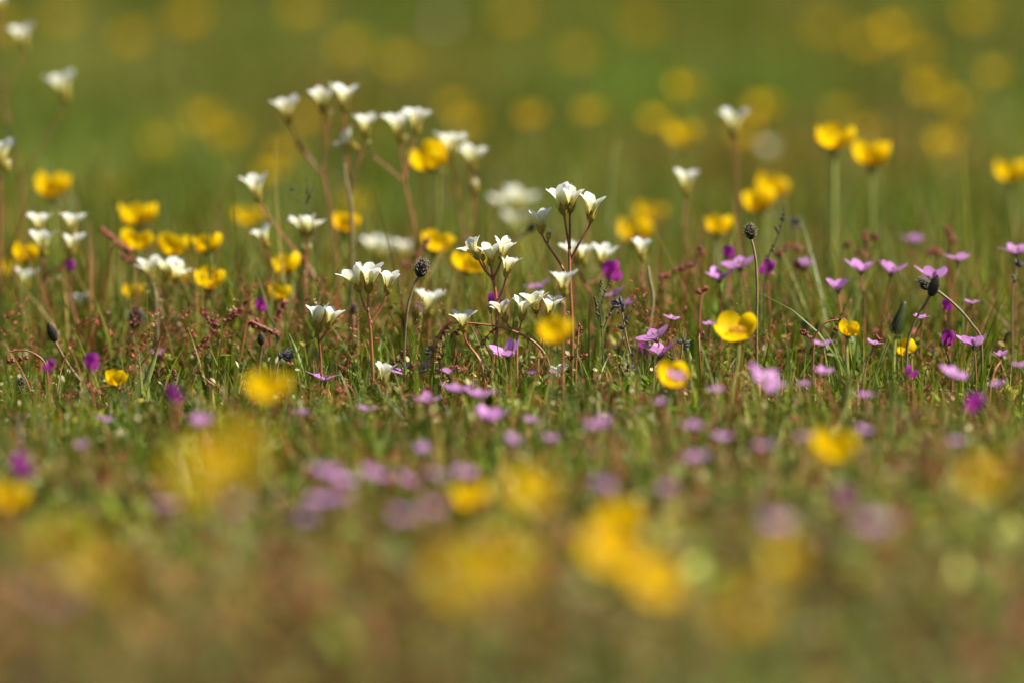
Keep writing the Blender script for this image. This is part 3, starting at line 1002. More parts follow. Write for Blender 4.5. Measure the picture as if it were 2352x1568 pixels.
BC = [
    ('sharp-edged yellow buttercup on the tallest pale green stalk at upper right', 1917, 320, 95, 1.062, 1, .05, .12, -2),
    ('yellow buttercup just right of and below the tallest green stalk', 2003, 360, 78, 1.068, 0, 0, 0, 4),
    ('yellow buttercup cut by the picture edge, right of all other bright ones', 2322, 400, 68, 1.09, 0, 0, 0, 4),
    ('lower blossom of the overlapping double buttercup, bright and tilted', 1748, 466, 68, 1.068, 0, -.3, 0, 2),
    ('upper blossom of the overlapping double buttercup, slightly paler', 1774, 436, 70, 1.088, 0, .2, 0, 6),
    ('small lone buttercup left of the round plantain head', 1650, 522, 56, 1.06, 0, 0, 0, 0),
    ('bright orange-yellow buttercup right of the sharp white saxifrages', 1457, 536, 74, 1.072, 0, .1, 0, 3),
    ('hazier buttercup overlapping behind the one right of the sharp saxifrages', 1490, 492, 74, 1.13, 1, .2, 0, 6),
    ('hazy buttercup behind the tall sharp saxifrage stem', 1215, 572, 62, 1.13, 1, 0, 0, 0),
    ('wide buttercup directly behind the crowded white umbel', 1076, 608, 84, 1.035, 1, .15, .05, 2),
    ('tilted egg-shaped orange buttercup touching the stepped white saxifrage', 991, 369, 78, 1.055, 0, -.45, .2, 8),
    ('buttercup with ragged dark-edged petals below the twin-blossomed saxifrage', 1003, 560, 80, 1.042, 1, .2, .1, 0),
    ('buttercup behind the thin dark saxifrage stem', 795, 517, 58, 1.05, 0, .2, 0, 0),
    ('pale buttercup disc just above the one behind the thin dark stem', 822, 472, 74, 1.2, 1, 0, 0, 0),
    ('buttercup half behind the leaning pink saxifrage stem', 660, 612, 60, 1.036, 0, -.3, .1, 0),
    ('small buttercup under the leaning pink saxifrage stem', 640, 676, 52, 1.03, 0, .2, .1, 0),
    ('glossy buttercup with two shining petals left of the leaning pink stem', 480, 645, 76, 1.028, 1, .1, .25, 0),
    ('small bright buttercup above the glossy two-petalled one', 477, 565, 60, 1.035, 0, -.1, 0, 0),
    ('buttercup in the lower row, second of four left of the leaning stem', 394, 568, 68, 1.045, 0, .25, 0, 0),
    ('large round buttercup topmost of the left-hand bunch', 318, 497, 90, 1.058, 1, 0, 0, 0),
    ('buttercup directly under the topmost one of the left-hand bunch', 312, 556, 80, 1.042, 1, .25, .05, 0),
    ('hazy wide buttercup behind the left-hand bunch', 475, 500, 80, 1.24, 2, 0, 0, 0),
    ('hazy buttercup crossed by the leaning pink stem near its blossom', 570, 500, 70, 1.1, 1, 0, 0, 0),
    ('lone bright buttercup under the top corner saxifrage', 122, 432, 74, 1.068, 0, 0, .05, 0),
    ('dim buttercup disc between the lone left one and the leaning stem', 262, 436, 66, 1.36, 1, 0, 0, 0),
    ('small buttercup behind the left two-tier white cluster', 60, 586, 56, 1.042, 0, .1, 0, 0),
    ('hazy buttercup at the picture edge behind the two-tier white cluster', 22, 618, 58, 1.075, 1, 0, 0, 0),
    ('buttercup peeping out under the wide flat white pair', 402, 638, 56, 1.05, 0, .2, 0, 0),
    ('small half-shaded buttercup below the left-hand bunch', 306, 672, 44, 1.042, 0, 0, 0, 0),
    ('bright orange buttercup disc left of the brown-stalked lone saxifrage', 1570, 311, 74, 1.17, 1, 0, 0, 0),
    ('dim buttercup beside the bright orange disc', 1512, 272, 78, 1.36, 2, 0, 0, 0),
    # in front of and around the focused plants
    ('large open buttercup with three spread petals, right of the pink stork bill pair', 1692, 757, 108, .972, 2, -.1, .5, 0),
    ('orange buttercup behind a pink petal, low right of the wiry twigs', 1545, 866, 78, .952, 1, .25, .7, 0),
    ('blurred yellow buttercup in front of the low white pair', 1272, 766, 72, .918, 0, .1, .3, -6),
    ('buttercup with one lit and one shaded petal beside red sorrel', 1950, 760, 44, .985, 0, .2, .1, 4),
    ('buttercup of two small petals low on the left', 266, 872, 46, .982, 0, .2, .2, 0),
    ('tiny half buttercup behind the foot of the leaning plantain stalk', 2084, 803, 30, 1.01, 0, -.4, .3, 0),
    ('large soft yellow buttercup in front of the left grass', 612, 893, 105, .862, 1, .1, .2, 0),
    ('small yellow buttercup left of the big pair in the lower middle', 1084, 1146, 74, .84, 0, 0, .2, 0),
    ('wide blurred orange buttercup right of the small one in the lower middle', 1228, 1128, 125, .74, 2, 0, .5, 0),
    ('small bright buttercup above the biggest foreground one', 1425, 1200, 92, .81, 0, .1, .2, 0),
    ('bright foreground buttercup, upper left half of the biggest yellow blur', 1402, 1262, 145, .72, 2, .3, .6, 0),
    ('bright foreground buttercup, lower right half of the biggest yellow blur', 1505, 1335, 145, .72, 2, .6, .6, 0),
    ('large pale blurred buttercup at bottom centre', 1085, 1322, 158, .635, 2, -.2, .6, 0),
    ('pale blurred buttercup overlapping the one at bottom centre, higher', 1172, 1290, 138, .64, 2, .2, .5, 0),
    ('large faint blurred buttercup in the lower left half', 478, 1090, 146, .64, 2, -.1, .5, 0),
    ('blurred buttercup above and right of the large faint one at lower left', 548, 1035, 130, .66, 2, .2, .5, 0),
    ('oval yellow buttercup alone in the right foreground', 1915, 1030, 112, .862, 1, .2, .2, 0),
    ('pale buttercup near the right edge of the foreground', 2268, 1100, 84, .72, 1, .1, .4, 0),
    ('yellow buttercup at the left edge of the foreground', 24, 1150, 78, .86, 0, .1, .2, 0),
    ('very faint olive-yellow buttercup in the lower left corner area', 165, 1270, 105, .61, 2, 0, .5, 0),
    ('faint orange buttercup beside the olive-yellow one at lower left', 255, 1320, 80, .64, 1, .2, .2, 0),
    ('orange-brown blurred buttercup at the bottom right of centre', 1720, 1405, 98, .62, 1, -.4, .2, 0),
    ('small orange blur above the orange-brown bottom buttercup', 1805, 1292, 66, .72, 0, 0, .2, 0),
    # far discs
    ('far yellow disc of a buttercup over the stepped white saxifrage', 1042, 243, 62, 1.43, 1, 0, 0, 0),
    ('far buttercup overlapping the disc over the stepped white saxifrage', 1078, 285, 58, 1.46, 1, 0, 0, 0),
    ('far round buttercup disc, first right of the stepped saxifrage', 1218, 269, 58, 1.37, 0, 0, 0, 0),
    ('far round buttercup disc, second right of the stepped saxifrage', 1352, 260, 54, 1.35, 0, 0, 0, 0),
    ('far buttercup disc above the bright orange one', 1572, 200, 66, 1.37, 1, 0, 0, 0),
    ('far buttercup disc right of the brown-stalked lone saxifrage', 1754, 246, 66, 1.40, 1, 0, 0, 0),
    ('faint far buttercup behind the brown-stalked lone saxifrage', 1712, 310, 56, 1.42, 0, 0, 0, 0),
    ('olive far buttercup disc right above the tallest green stalk', 1930, 258, 60, 1.43, 1, 0, 0, 0),
    ('faint far buttercup disc between the two bright upper right ones', 1992, 300, 46, 1.40, 0, 0, 0, 0),
    ('large far buttercup disc high up at the right', 2062, 72, 70, 1.54, 1, 0, 0, 0),
    ('faint far buttercup beside the large high disc at the right', 2000, 95, 60, 1.60, 1, 0, 0, 0),
    ('left half of the far overlapping buttercup pair at the right', 2138, 208, 74, 1.45, 1, 0, 0, 0),
    ('right half of the far overlapping buttercup pair at the right', 2205, 240, 62, 1.46, 1, 0, 0, 0),
    ('far buttercup disc below the overlapping far pair', 2170, 330, 58, 1.36, 0, 0, 0, 0),
    ('far buttercup disc near the right edge above the others', 2286, 168, 66, 1.44, 1, 0, 0, 0),
    ('far buttercup disc in the top right corner', 2245, 35, 66, 1.60, 1, 0, 0, 0),
    ('faint far buttercup disc above the tall white saxifrages', 917, 142, 66, 1.56, 1, 0, 0, 0),
    ('far orange buttercup smudge left of the tall arching saxifrage', 622, 398, 66, 1.33, 1, 0, 0, 0),
    ('far olive buttercup smudge above the orange one by the arching saxifrage', 652, 355, 56, 1.40, 0, 0, 0, 0),
    ('far buttercup disc behind the two tallest white blossoms', 700, 275, 54, 1.45, 0, 0, 0, 0),
    ('upper far buttercup smudge over the left bunch', 468, 275, 62, 1.5, 0, 0, 0, 0),
    ('lower far buttercup smudge over the left bunch', 520, 312, 58, 1.47, 0, 0, 0, 0),
    ('faint far buttercup high between left corner and centre', 300, 92, 60, 1.58, 0, 0, 0, 0),
    ('fainter far buttercup left of the high one between corner and centre', 148, 42, 64, 1.62, 1, 0, 0, 0),
    ('faint far buttercup at the top next to the dark soil patch', 700, 22, 72, 1.66, 1, 0, 0, 0),
    ('faint far buttercup behind the top left corner saxifrage', 12, 62, 66, 1.6, 1, 0, 0, 0),
    ('far olive buttercup spot between the top corner saxifrage and the dark soil', 430, 45, 58, 1.6, 0, 0, 0, 0),
    ('far buttercup spot left of the faint disc above the tall saxifrages', 805, 110, 52, 1.6, 0, 0, 0, 0),
    ('far dim buttercup spot right of the topmost pale disc', 1180, 40, 56, 1.66, 0, 0, 0, 0),
    ('far dim buttercup spot over the gap between stepped and tall sharp saxifrage', 1330, 130, 50, 1.6, 0, 0, 0, 0),
    ('far dim buttercup spot above the left overlapping far pair', 2110, 130, 54, 1.55, 0, 0, 0, 0),
    ('dim far buttercup above the middle of the picture', 1480, 60, 54, 1.7, 0, 0, 0, 0),
    ('dim far buttercup top centre right', 1900, 70, 54, 1.66, 0, 0, 0, 0),
    ('dim far buttercup left of the upper smudge over the left bunch', 370, 330, 50, 1.5, 0, 0, 0, 0),
]
for r in BC:
    buttercup(*r, stemw=1.8 if 'tallest pale' in r[0] else 1.0)
WP('far pale disc of a white saxifrage, topmost in the picture', 1.72, 1016, (1016, 120), [(1016, 72, 1016, 46, 1)])
WP('far dim white saxifrage smudge right below the brown-stalked lone one', 1.3, 1770, (1770, 430), [(1770, 370, 1768, 346, 0)])


# ------------------------------------------------------------------ pink stork's-bills
def storksbill(label, cx, cy, w, z, op=1, dx=0., lean=None, sx=0.):
    z = clear(cy, z)
    width = w / PW * FIELD * z
    s = min(max(1.22 * width / {0: .0118, 1: .0138, 2: .0150}[op], .6), 1.6)
    root = root_at(cx + sx, z)
    t = thing('storksbill', root, label, 'pink flower', 'pink storksbills among the grass')
    ax = Vector((dx, -(random.uniform(-.1, .3) if lean is None else lean), 1)).normalized()
    base = at(cx, cy, z) - ax * 2.8 * mm * s
    b0 = base - root
    st = MB()
    sd = Vector((random.uniform(-.006, .006), random.uniform(-.006, .006), 0))
    st.tube([Vector((0, 0, 0)), b0 * .4 + sd, b0 * .8 + sd * .6, b0 - ax * .002, b0], .0006, .0004, 6)
    link('stem', st.mesh('stem', M_REDSTEM), t)
    q = ax.to_track_quat('Z', 'Y') @ Quaternion((0, 0, 1), random.random() * 6.28)
    b = link('blossom', random.choice(PINK[op]), t, Matrix.Translation(b0) @ q.to_matrix().to_4x4() @ Matrix.Scale(s, 4))
    link('sepals', PSEP, b)
    return t


PK = [
    ('sharp pink flower with raised petals between white saxifrage stems in the middle', 1165, 808, 66, .997, 0, -.3, .3),
    ('sharp pink star flower low under the small two-blossomed saxifrage', 745, 862, 68, 1.0, 1, 0, 0),
    ('sharp pink flower tangled in dark red sorrel at the middle', 945, 850, 78, 1.0, 1, 0, .2),
    ('upper sharp pink flower of the pair right of the wiry twigs', 1502, 768, 70, 1.0, 1, -.5, .1),
    ('lower sharp pink flower of the pair right of the wiry twigs', 1517, 804, 64, 1.0, 0, 0, .1),
    ('sharp pale pink flower at the foot of the leaning plantain stalk', 2236, 784, 58, 1.0, 0, -.1, 0),
    ('pink flower right above the two dark plantain heads', 2143, 629, 64, 1.018, 0, 0, 0),
    ('pink flower left of the pair beside the green buttercup stalk', 1978, 613, 55, 1.03, 0, 0, 0),
    ('deeper pink flower right of the pair beside the green buttercup stalk', 2047, 618, 56, 1.028, 0, .1, 0),
    ('pink flower below the pair beside the green buttercup stalk', 1926, 656, 54, 1.022, 0, 0, 0),
    ('blurred mauve flower raised highest at the right', 2095, 547, 52, 1.085, 1, .1, 0),
    ('thin pink flower above the two dark plantain heads, further right', 2200, 590, 52, 1.036, 1, 0, 0),
    ('pink flower at the right picture edge', 2334, 573, 62, 1.034, 1, 0, .1),
    ('blurred pink tuft right of the round plantain head', 1850, 606, 44, 1.045, 0, 0, 0),
    ('pink flower left of the round plantain stalk, upper', 1697, 604, 70, 1.03, 1, -.3, .1),
    ('pale pink flower left of the round plantain stalk, lower', 1653, 633, 56, 1.03, 0, 0, .2),
    ('soft pink flower behind the single white blossom in the middle', 1238, 652, 54, 1.042, 1, -.4, 0),
    ('soft pink flower behind the wiry twigs', 1410, 672, 44, 1.03, 1, -.4, 0),
    ('second soft pink flower behind the wiry twigs, lower', 1440, 694, 36, 1.03, 1, -.3, 0),
    ('small pink flower half hidden right of the sorrel tangle', 1030, 852, 40, 1.0, 0, 0, 0),
    ('little pink petal pair right below the arching sorrel', 1226, 854, 24, 1.0, 0, -.4, 0),
    ('small mauve petal right of the little pink pair', 1271, 856, 24, 1.0, 0, .3, 0),
    ('small blurred pink flower low left of the tiny white cup', 843, 936, 42, .982, 1, 0, .1),
    ('left one of the row of soft pink flowers below the sorrel tangle', 980, 915, 62, .962, 1, 0, .1),
    ('middle one of the row of soft pink flowers below the sorrel tangle', 1052, 890, 62, .958, 1, 0, .1),
    ('right one of the row of soft pink flowers below the sorrel tangle', 1104, 902, 60, .955, 1, 0, .1),
    ('rich pink blurred flower under the row below the sorrel tangle', 1126, 955, 64, .935, 0, .1, .1),
    ('tall pale pink blur under the rich pink flower', 1180, 1012, 40, .905, 0, .3, .2),
    ('small pink blur right of the tall pale one', 1266, 1005, 38, .925, 1, .2, .1),
    ('tiny pink blur right of the rich pink flower', 1219, 962, 28, .945, 1, 0, .1),
    ('pink star blur below the left end of the soft row', 972, 1032, 40, .905, 0, .1, .2),
    ('long pale mauve smear right of centre', 1385, 968, 76, .9, 1, -.4, .1),
    ('pink blur above and left of the mauve dot by the right grass', 1590, 976, 46, .905, 1, 0, .1),
    ('small pink blur right of the long mauve smear, second in line', 1660, 1000, 38, .902, 1, 0, .1),
    ('round pink blur under the second in line right of centre', 1596, 1048, 50, .878, 1, 0, .2),
    ('big pale lilac blur below the large open buttercup', 1762, 868, 76, .925, 2, .5, .5),
    ('pink dot right of the big lilac blur', 1893, 850, 42, .958, 1, .1, .1),
    ('pink dot above and right of the big lilac blur', 1890, 786, 42, .975, 1, 0, .1),
    ('small lilac flower with slanted petals at the right middle', 2192, 856, 58, .948, 1, .3, .2),
    ('pale pink dot at the right edge beside the grass', 2342, 836, 32, .96, 1, 0, .1),
    ('pink petal in front of the orange buttercup', 1553, 862, 36, .935, 1, .3, .3),
    ('pinkish blur left of the oval foreground buttercup', 1848, 1000, 36, .885, 1, 0, .1),
    ('pink blur further left of the oval foreground buttercup', 1755, 1020, 44, .882, 1, 0, .1),
    ('pink blur, left one of the pair at lower left of centre', 752, 1082, 62, .862, 1, .2, .1),
    ('pink blur, right one of the pair at lower left of centre', 795, 1100, 52, .86, 1, .1, .1),
    ('mauve blur right of the pink pair at lower left of centre', 862, 1086, 58, .862, 1, .3, .1),
    ('faint mauve blur between the mauve one and the yellow buttercups', 935, 1100, 42, .86, 1, .4, .1),
    ('pink blur just above the small yellow lower middle buttercup', 1062, 1082, 54, .87, 1, .3, .1),
    ('left one of two pale pink blurs in the second lower row', 735, 1146, 54, .84, 1, 0, .1),
    ('right one of two pale pink blurs in the second lower row', 780, 1140, 46, .842, 1, 0, .1),
    ('round pale pink blur under the second lower row', 704, 1188, 48, .82, 1, 0, .1),
    ('lilac blur under the large faint left buttercup', 376, 1156, 52, .84, 1, 0, .1),
    ('violet blur right of the lower middle buttercups', 1395, 1117, 62, .842, 1, .2, .2),
    ('dull lilac blur below the oval foreground buttercup', 2012, 1202, 72, .77, 1, 0, .2),
    ('dull lilac blur left of the one below the oval buttercup', 1786, 1200, 58, .775, 1, 0, .2),
    ('faint pink blur, left of two under the violet middle ones', 930, 1182, 50, .80, 1, 0, .1),
    ('faint pink blur, right of two under the violet middle ones', 1000, 1165, 48, .80, 1, 0, .1),
    ('small pink flower on the left grass above a magenta vetch', 190, 1020, 32, .975, 1, -.2, .1),
    ('very pale pink blur above the faint left buttercup', 462, 968, 52, .90, 0, 0, .2),
    ('salmon pink blur below the faint left buttercup', 540, 1160, 48, .76, 1, 0, .1),
    ('faint pink blur far lower left below the olive buttercup', 130, 1360, 64, .66, 1, 0, .1),
    ('violet flower blurred behind the left grass, near the broad green leaf', 368, 808, 42, 1.03, 1, 0, .1),
    ('small pink flower behind the dark plantain stalks at the right', 2232, 692, 30, 1.02, 1, 0, .1),
    ('pink flower low behind the hairy left plantain head', 40, 962, 34, 1.0, 1, 0, .1),
    ('pale pink blur between sharp saxifrages and soft funnel', 972, 708, 40, 1.05, 1, .4, .1),
    ('tiny violet flower low at the far right, under the pale leaning flower', 2298, 813, 26, .99, 0, 0, .1),
    ('small pink fleck between the large open buttercup and dark hawkbit bud', 2008, 786, 30, .99, 1, .2, .1),
    ('pink fleck low right of the big lilac blur, second dot', 1850, 879, 30, .95, 1, 0, .1),
    ('pink fleck under the orange buttercup with the pink petal', 1521, 920, 32, .93, 1, -.2, .1),
    ('faint pink fleck left of the big lilac blur', 1642, 892, 32, .94, 1, .2, .1),
    ('small pink tuft above the sharp pink pair', 1543, 729, 32, 1.01, 1, .2, .1),
    ('pink fleck left of the hawkbit bud in the right grass', 2115, 727, 26, 1.01, 1, 0, .1),
    ('mauve fleck in the grass under the shaded small buttercup', 1990, 905, 36, .94, 1, 0, .1),
    ('mauve fleck near the right edge above the vetch', 2290, 880, 36, .95, 1, -.2, .1),
    ('pink fleck in the left grass under the slanted plantain', 240, 960, 32, .96, 1, .2, .1),
    ('violet fleck low between the big soft buttercup and the star flower', 690, 945, 34, .95, 1, 0, .1),
    ('pink fleck in the right foreground above the oval buttercup', 1985, 985, 38, .90, 1, .2, .1),
    ('lilac fleck in the right foreground under the vetch', 2200, 1010, 42, .88, 1, 0, .1),
    ('mauve fleck left of the small yellow lower middle buttercup, upper', 1010, 1090, 40, .86, 1, .2, .1),
    ('pink fleck right of the violet blur in the lower middle', 1530, 1120, 44, .84, 1, 0, .1),
    ('pink dot between orange buttercup and large open one', 1630, 742, 28, 1.02, 1, 0, .1),
]
for r in PK:
    storksbill(*r)


# ------------------------------------------------------------------ magenta vetches
def vetch(label, cx, cy, w, z, turn=0., tilt=0.):
    z = clear(cy, z, 90)
    width = .9 * w / PW * FIELD * z
    s = min(max(width / .0102, .6), 1.35)
    root = root_at(cx + random.uniform(-6, 6), z)
    t = thing('magenta_vetch', root, label, 'vetch', 'magenta vetches among the grass')
    base = at(cx, cy, z) - Vector((0, 0, 5.5 * mm * s))
    b0 = base - root
    st = MB()
    st.tube([Vector((0, 0, 0)), b0 * .5 + Vector((random.uniform(-.003, .003), .002, 0)), b0 + Vector((0, .001, -.0016))], .0007, .0005, 6)
    link('stem', st.mesh('stem', M_REDSTEM), t)
    q = Quaternion((0, 0, 1), turn) @ Quaternion((0, 1, 0), tilt)
    b = link('blossom', random.choice(PEA), t, Matrix.Translation(b0) @ q.to_matrix().to_4x4() @ Matrix.Scale(s, 4))
    link('calyx', PEACAL, b)
    lf = MB()
    for k in range(6):
        hh = .25 + .1 * k
        a = random.random() * 6.28
        lf.petal([(.0005, 0), (.003, .0018), (.006, .0026), (.0095, .002)], [.0004, .0016, .0018, .0003], a, nt_=5, ns=3, wrap=0, off=b0 * hh)
    link('leaves', lf.mesh('leaves', M_GREENSEP), t)
    return t


VT = [
    ('sharp magenta vetch right behind the umbel stem', 1128, 690, 44, 1.012, .9, .1),
    ('magenta vetch behind the blurred white pair', 1402, 622, 58, 1.034, .5, 0),
    ('purple vetch right of the round plantain stalk', 1762, 612, 46, 1.028, -.6, .2),
    ('dark purple vetch above the pale pink flower left of the round plantain', 1672, 580, 38, 1.04, .4, 0),
    ('purple blurred vetch behind the red sorrel spikes on the left', 600, 700, 40, 1.03, .3, 0),
    ('magenta vetch at left, larger of two in front of the sorrel', 206, 830, 48, .965, .5, .1),
    ('magenta vetch at left, smaller of two beside a plantain stalk', 116, 836, 32, .968, -.8, .2),
    ('purple vetch ball above the faint left buttercup', 392, 902, 46, .925, .8, 0),
    ('large magenta vetch at the left edge above the yellow one', 32, 1070, 62, .915, 1.0, .3),
    ('magenta vetch blurred in the right foreground', 1936, 1140, 54, .83, .3, 0),
    ('magenta vetch near the right edge below the lilac flower', 2236, 922, 54, .915, -.5, .2),
    ('slim crimson vetch bud leaning in the right grass', 2082, 850, 34, .98, 1.4, -.5),
    ('two-petalled magenta vetch beside the leaning plantain stalk', 2175, 776, 44, 1.0, .2, .1),
    ('small magenta vetch right of the left two-tier cluster', 160, 610, 34, 1.052, .4, 0),
    ('slim magenta vetch behind the lower pink flower of the pair', 1468, 800, 34, 1.012, 1.3, 0),
    ('magenta vetch in the right grass beside dark plantain heads', 2170, 700, 34, 1.02, .5, .2),
]
for r in VT:
    vetch(*r)


# ------------------------------------------------------------------ plantains
def plantain(label, head, path, z, kind=0, size=30, group='dark plantain heads on stalks'):
    """head: (basex, basey, topx, topy); path: stalk points from the head down"""
    bx = path[-1][0]
    root = root_at(bx, z)
    t = thing('plantain', root, label, 'plantain', group)
    st = MB()
    pts = [(bx, HORIZON + GROUNDK / z + 4)] + [p for p in path[::-1]] + [(head[0], head[1])]
    st.tube(pxpath(pts, z, root, random.uniform(-.003, .003)), .00075, .00065, 8)
    link('stem', st.mesh('stem', M_BRSTEM), t)
    M, ln = frame(at(head[0], head[1], z), at(head[2], head[3], z), root, random.uniform(0, .15))
    link('seed_head', PLANT[kind], t, M @ Matrix.Scale(ln / (.0075, .009, .0066, .0082)[kind], 4))
    return t


plantain('sharp dark oval plantain head on a long curved brown stalk, right of three white blossoms', (963, 636, 972, 600), [(953, 652), (938, 700), (931, 765), (929, 820), (931, 880)], 1.0, 2)
plantain('round dark plantain head on a thin upright stalk, right of the small lone buttercup', (1725, 549, 1721, 518), [(1731, 570), (1737, 610), (1739, 680), (1738, 740)], 1.0, 2)
plantain('left of two touching black plantain heads, its stalk leaning away to the right', (2136, 663, 2112, 642), [(2153, 668), (2197, 704), (2232, 745), (2254, 790)], 1.002, 2)
plantain('right of two touching black plantain heads, taller, stalk bending left', (2137, 680, 2152, 638), [(2128, 694), (2102, 738), (2087, 780), (2083, 820)], 1.0, 1)
plantain('dark slanted plantain bud on a long leaning stalk at left', (127, 784, 113, 745), [(135, 800), (160, 842), (198, 895)], 1.012, 1)
plantain('fuzzy grey plantain head low at the left edge', (36, 905, 50, 868), [(25, 925), (6, 962)], 1.0, 3)
plantain('blurred brown plantain head with tan fringe, behind the left sorrel', (308, 752, 315, 712), [(300, 768), (270, 815)], 1.03, 2)
plantain('small round black plantain bud beside the rusty sorrel spikes', (600, 792, 599, 766), [(599, 810), (595, 850)], 1.012, 0)
plantain('black blurred plantain head behind the leftmost tall trumpet blossom', (1214, 532, 1228, 514), [(1205, 538), (1175, 558), (1150, 600)], 1.052, 0)
plantain('blurred brownish plantain bud left of the sharp three-blossom saxifrage', (812, 722, 812, 700), [(813, 740), (815, 800)], 1.03, 2)

# closed hawkbit bud
root = root_at(2052, 1.015)
t = thing('hawkbit_bud', root, 'closed dark green hawkbit bud with a brown tip, left of the touching plantain heads', 'flower bud')
b = MB()
b.tube(pxpath([(2052, 935), (2052, 850), (2056, 770)], 1.015, root), .0009, .0009, 7)
link('stem', b.mesh('stem', M_GREENSTEM), t)
b = MB()
b.lathe([(.8 * mm, 0), (2.6 * mm, 1.2 * mm), (3.0 * mm, 4 * mm), (2.5 * mm, 8 * mm), (1.8 * mm, 12 * mm), (1.5 * mm, 15 * mm), (.9 * mm, 16.4 * mm), (.05 * mm, 16.6 * mm)], n=14)
for k in range(13):
    b.petal([(2.7 * mm, .6 * mm), (3.25 * mm, 3 * mm), (2.85 * mm, 7.5 * mm), (2.1 * mm, 12 * mm)], [1.2 * mm, 1.5 * mm, 1.1 * mm, .3 * mm], k * .4833, nt_=5, ns=3, wrap=.3, v0=.05, v1=.65)
for k in range(9):
    b.petal([(2.3 * mm, .6 * mm), (3.6 * mm, .8 * mm), (4.6 * mm, 1.6 * mm)], [.9 * mm, .7 * mm, .2 * mm], k * .7, nt_=3, ns=3, wrap=.2, v0=.9, v1=1)
M, ln = frame(at(2056, 768, 1.015), at(2078, 692, 1.015), root)
link('flower_head', b.mesh('flower_head', M_DARKGREEN), t, M @ Matrix.Scale(ln / .0166, 4))


# ------------------------------------------------------------------ rusty sorrels
def cluster(b, p, d, L, n, r, spread):
    for k in range(n):
        a = random.random() * 6.28
        u = random.random()
        side = d.cross(Vector((.2, .9, .3))).normalized()
        up = d.cross(side)
        off = (side * math.cos(a) + up * math.sin(a)) * spread * random.uniform(.3, 1)
        b.ball(p + d * L * u + off, r * random.uniform(.6, 1.25), random.random(), (1, .85, 1.2), axis=(off + d * .0006))


def sorrel(label, z, path, spikes, bx=None, r=.00055, dens=1.0):
    """path: stalk from the tip down to the grass; spikes: (x0,y0,x1,y1) lines set with seed clusters"""
    bx = path[-1][0] if bx is None else bx
    root = root_at(bx, z)
    t = thing('red_sorrel', root, label, 'sorrel', 'rusty red sorrels among the grass')
    st = MB()
    st.tube(pxpath([(bx, HORIZON + GROUNDK / z + 4)] + list(path)[::-1], z, root, random.uniform(-.003, .003)), .0007, .00035, 6)
    link('stem', st.mesh('stem', M_REDSTEM), t)
    for sp in spikes:
        b = MB()
        p0 = at(sp[0], sp[1], z) - root
        p1 = at(sp[2], sp[3], z) - root
        d = (p1 - p0)
        L = d.length
        d.normalize()
        b.tube([p0, (p0 + p1) / 2 + Vector((0, 0, .0006)), p1], .0003, .0002, 5)
        m = max(2, int(L / .0021))
        for k in range(m):
            q = p0 + d * L * (k + random.uniform(.1, .6)) / m
            cluster(b, q, d, L / m * .8, int(7 * dens * (1.7 if abs(z - 1) > .012 else 1)), r, .0013 * (1 - .4 * k / m))
        link('seed_cluster', b.mesh('seed_cluster', M_SORREL), t)
    return t


sorrel('sharp arching red sorrel stalk bending over with hanging dark seeds, under the umbel', 1.0,
       [(990, 830), (1004, 786), (1020, 752), (1046, 741), (1113, 745), (1168, 756), (1228, 786), (1262, 840)],
       [(1004, 786, 992, 826), (1018, 754, 1006, 776), (1030, 746, 1010, 778), (1050, 762, 1037, 772), (1062, 744, 1050, 768), (1140, 752, 1098, 798), (1092, 746, 1098, 752)], r=.0005, dens=.9)
sorrel('bright red sorrel seed knots on a stem right of the tall saxifrage stalk', .998,
       [(1330, 745), (1326, 800), (1322, 860)], [(1326, 775, 1334, 748), (1326, 826, 1346, 812), (1318, 822, 1302, 818), (1330, 838, 1336, 822)], r=.0006, dens=1.5)
sorrel('small red sorrel knob right of the lower pink flower', 1.0, [(1606, 768), (1606, 800), (1608, 860)], [(1598, 774, 1614, 768), (1606, 800, 1608, 812)], dens=1.3)
sorrel('tangled dark red sorrel lying around the sharp pink flower in the middle', 1.0, [(900, 858), (930, 850), (985, 842), (1010, 860), (1015, 890)],
       [(898, 838, 930, 824), (905, 862, 918, 876), (935, 846, 960, 838), (970, 846, 1005, 862), (955, 872, 990, 880), (1000, 850, 1015, 868), (1030, 846, 1052, 842), (920, 822, 926, 810)], r=.0006, dens=1.2)
sorrel('rusty sorrel spike standing left in the rusty thicket', 1.016, [(462, 716), (485, 748), (475, 790), (450, 830), (440, 870)],
       [(494, 756, 456, 796), (498, 752, 462, 714), (456, 792, 448, 810)], r=.0008)
sorrel('rusty sorrel with a crown of short spikes, middle of the left thicket', 1.018, [(548, 710), (520, 738), (505, 790), (490, 860)],
       [(510, 740, 555, 708), (520, 738, 545, 722), (505, 760, 490, 740)], r=.0008)
sorrel('rusty sorrel with drooping thick spikes, right of the left thicket', 1.018, [(640, 768), (600, 748), (570, 738), (560, 780), (545, 860)],
       [(566, 738, 604, 756), (596, 750, 640, 768), (575, 742, 590, 738)], r=.0009)
sorrel('curved rusty sorrel spike close to the foot of the leaning pink stem', 1.026, [(656, 692), (634, 735), (620, 790)], [(630, 740, 657, 690)], r=.0009)
sorrel('long dark red sorrel spike pointing up left, beside the left buttercup bunch', 1.05, [(234, 530), (300, 580), (312, 640), (316, 720)], [(302, 582, 232, 528), (306, 600, 278, 588)], r=.0009)
sorrel('low red sorrel branch crossing the left grass', .985, [(150, 920), (190, 905), (240, 888), (280, 900)],
       [(68, 908, 100, 902), (140, 912, 200, 902), (196, 886, 240, 906), (204, 888, 225, 904), (255, 880, 268, 896), (226, 920, 236, 946)], r=.0006)
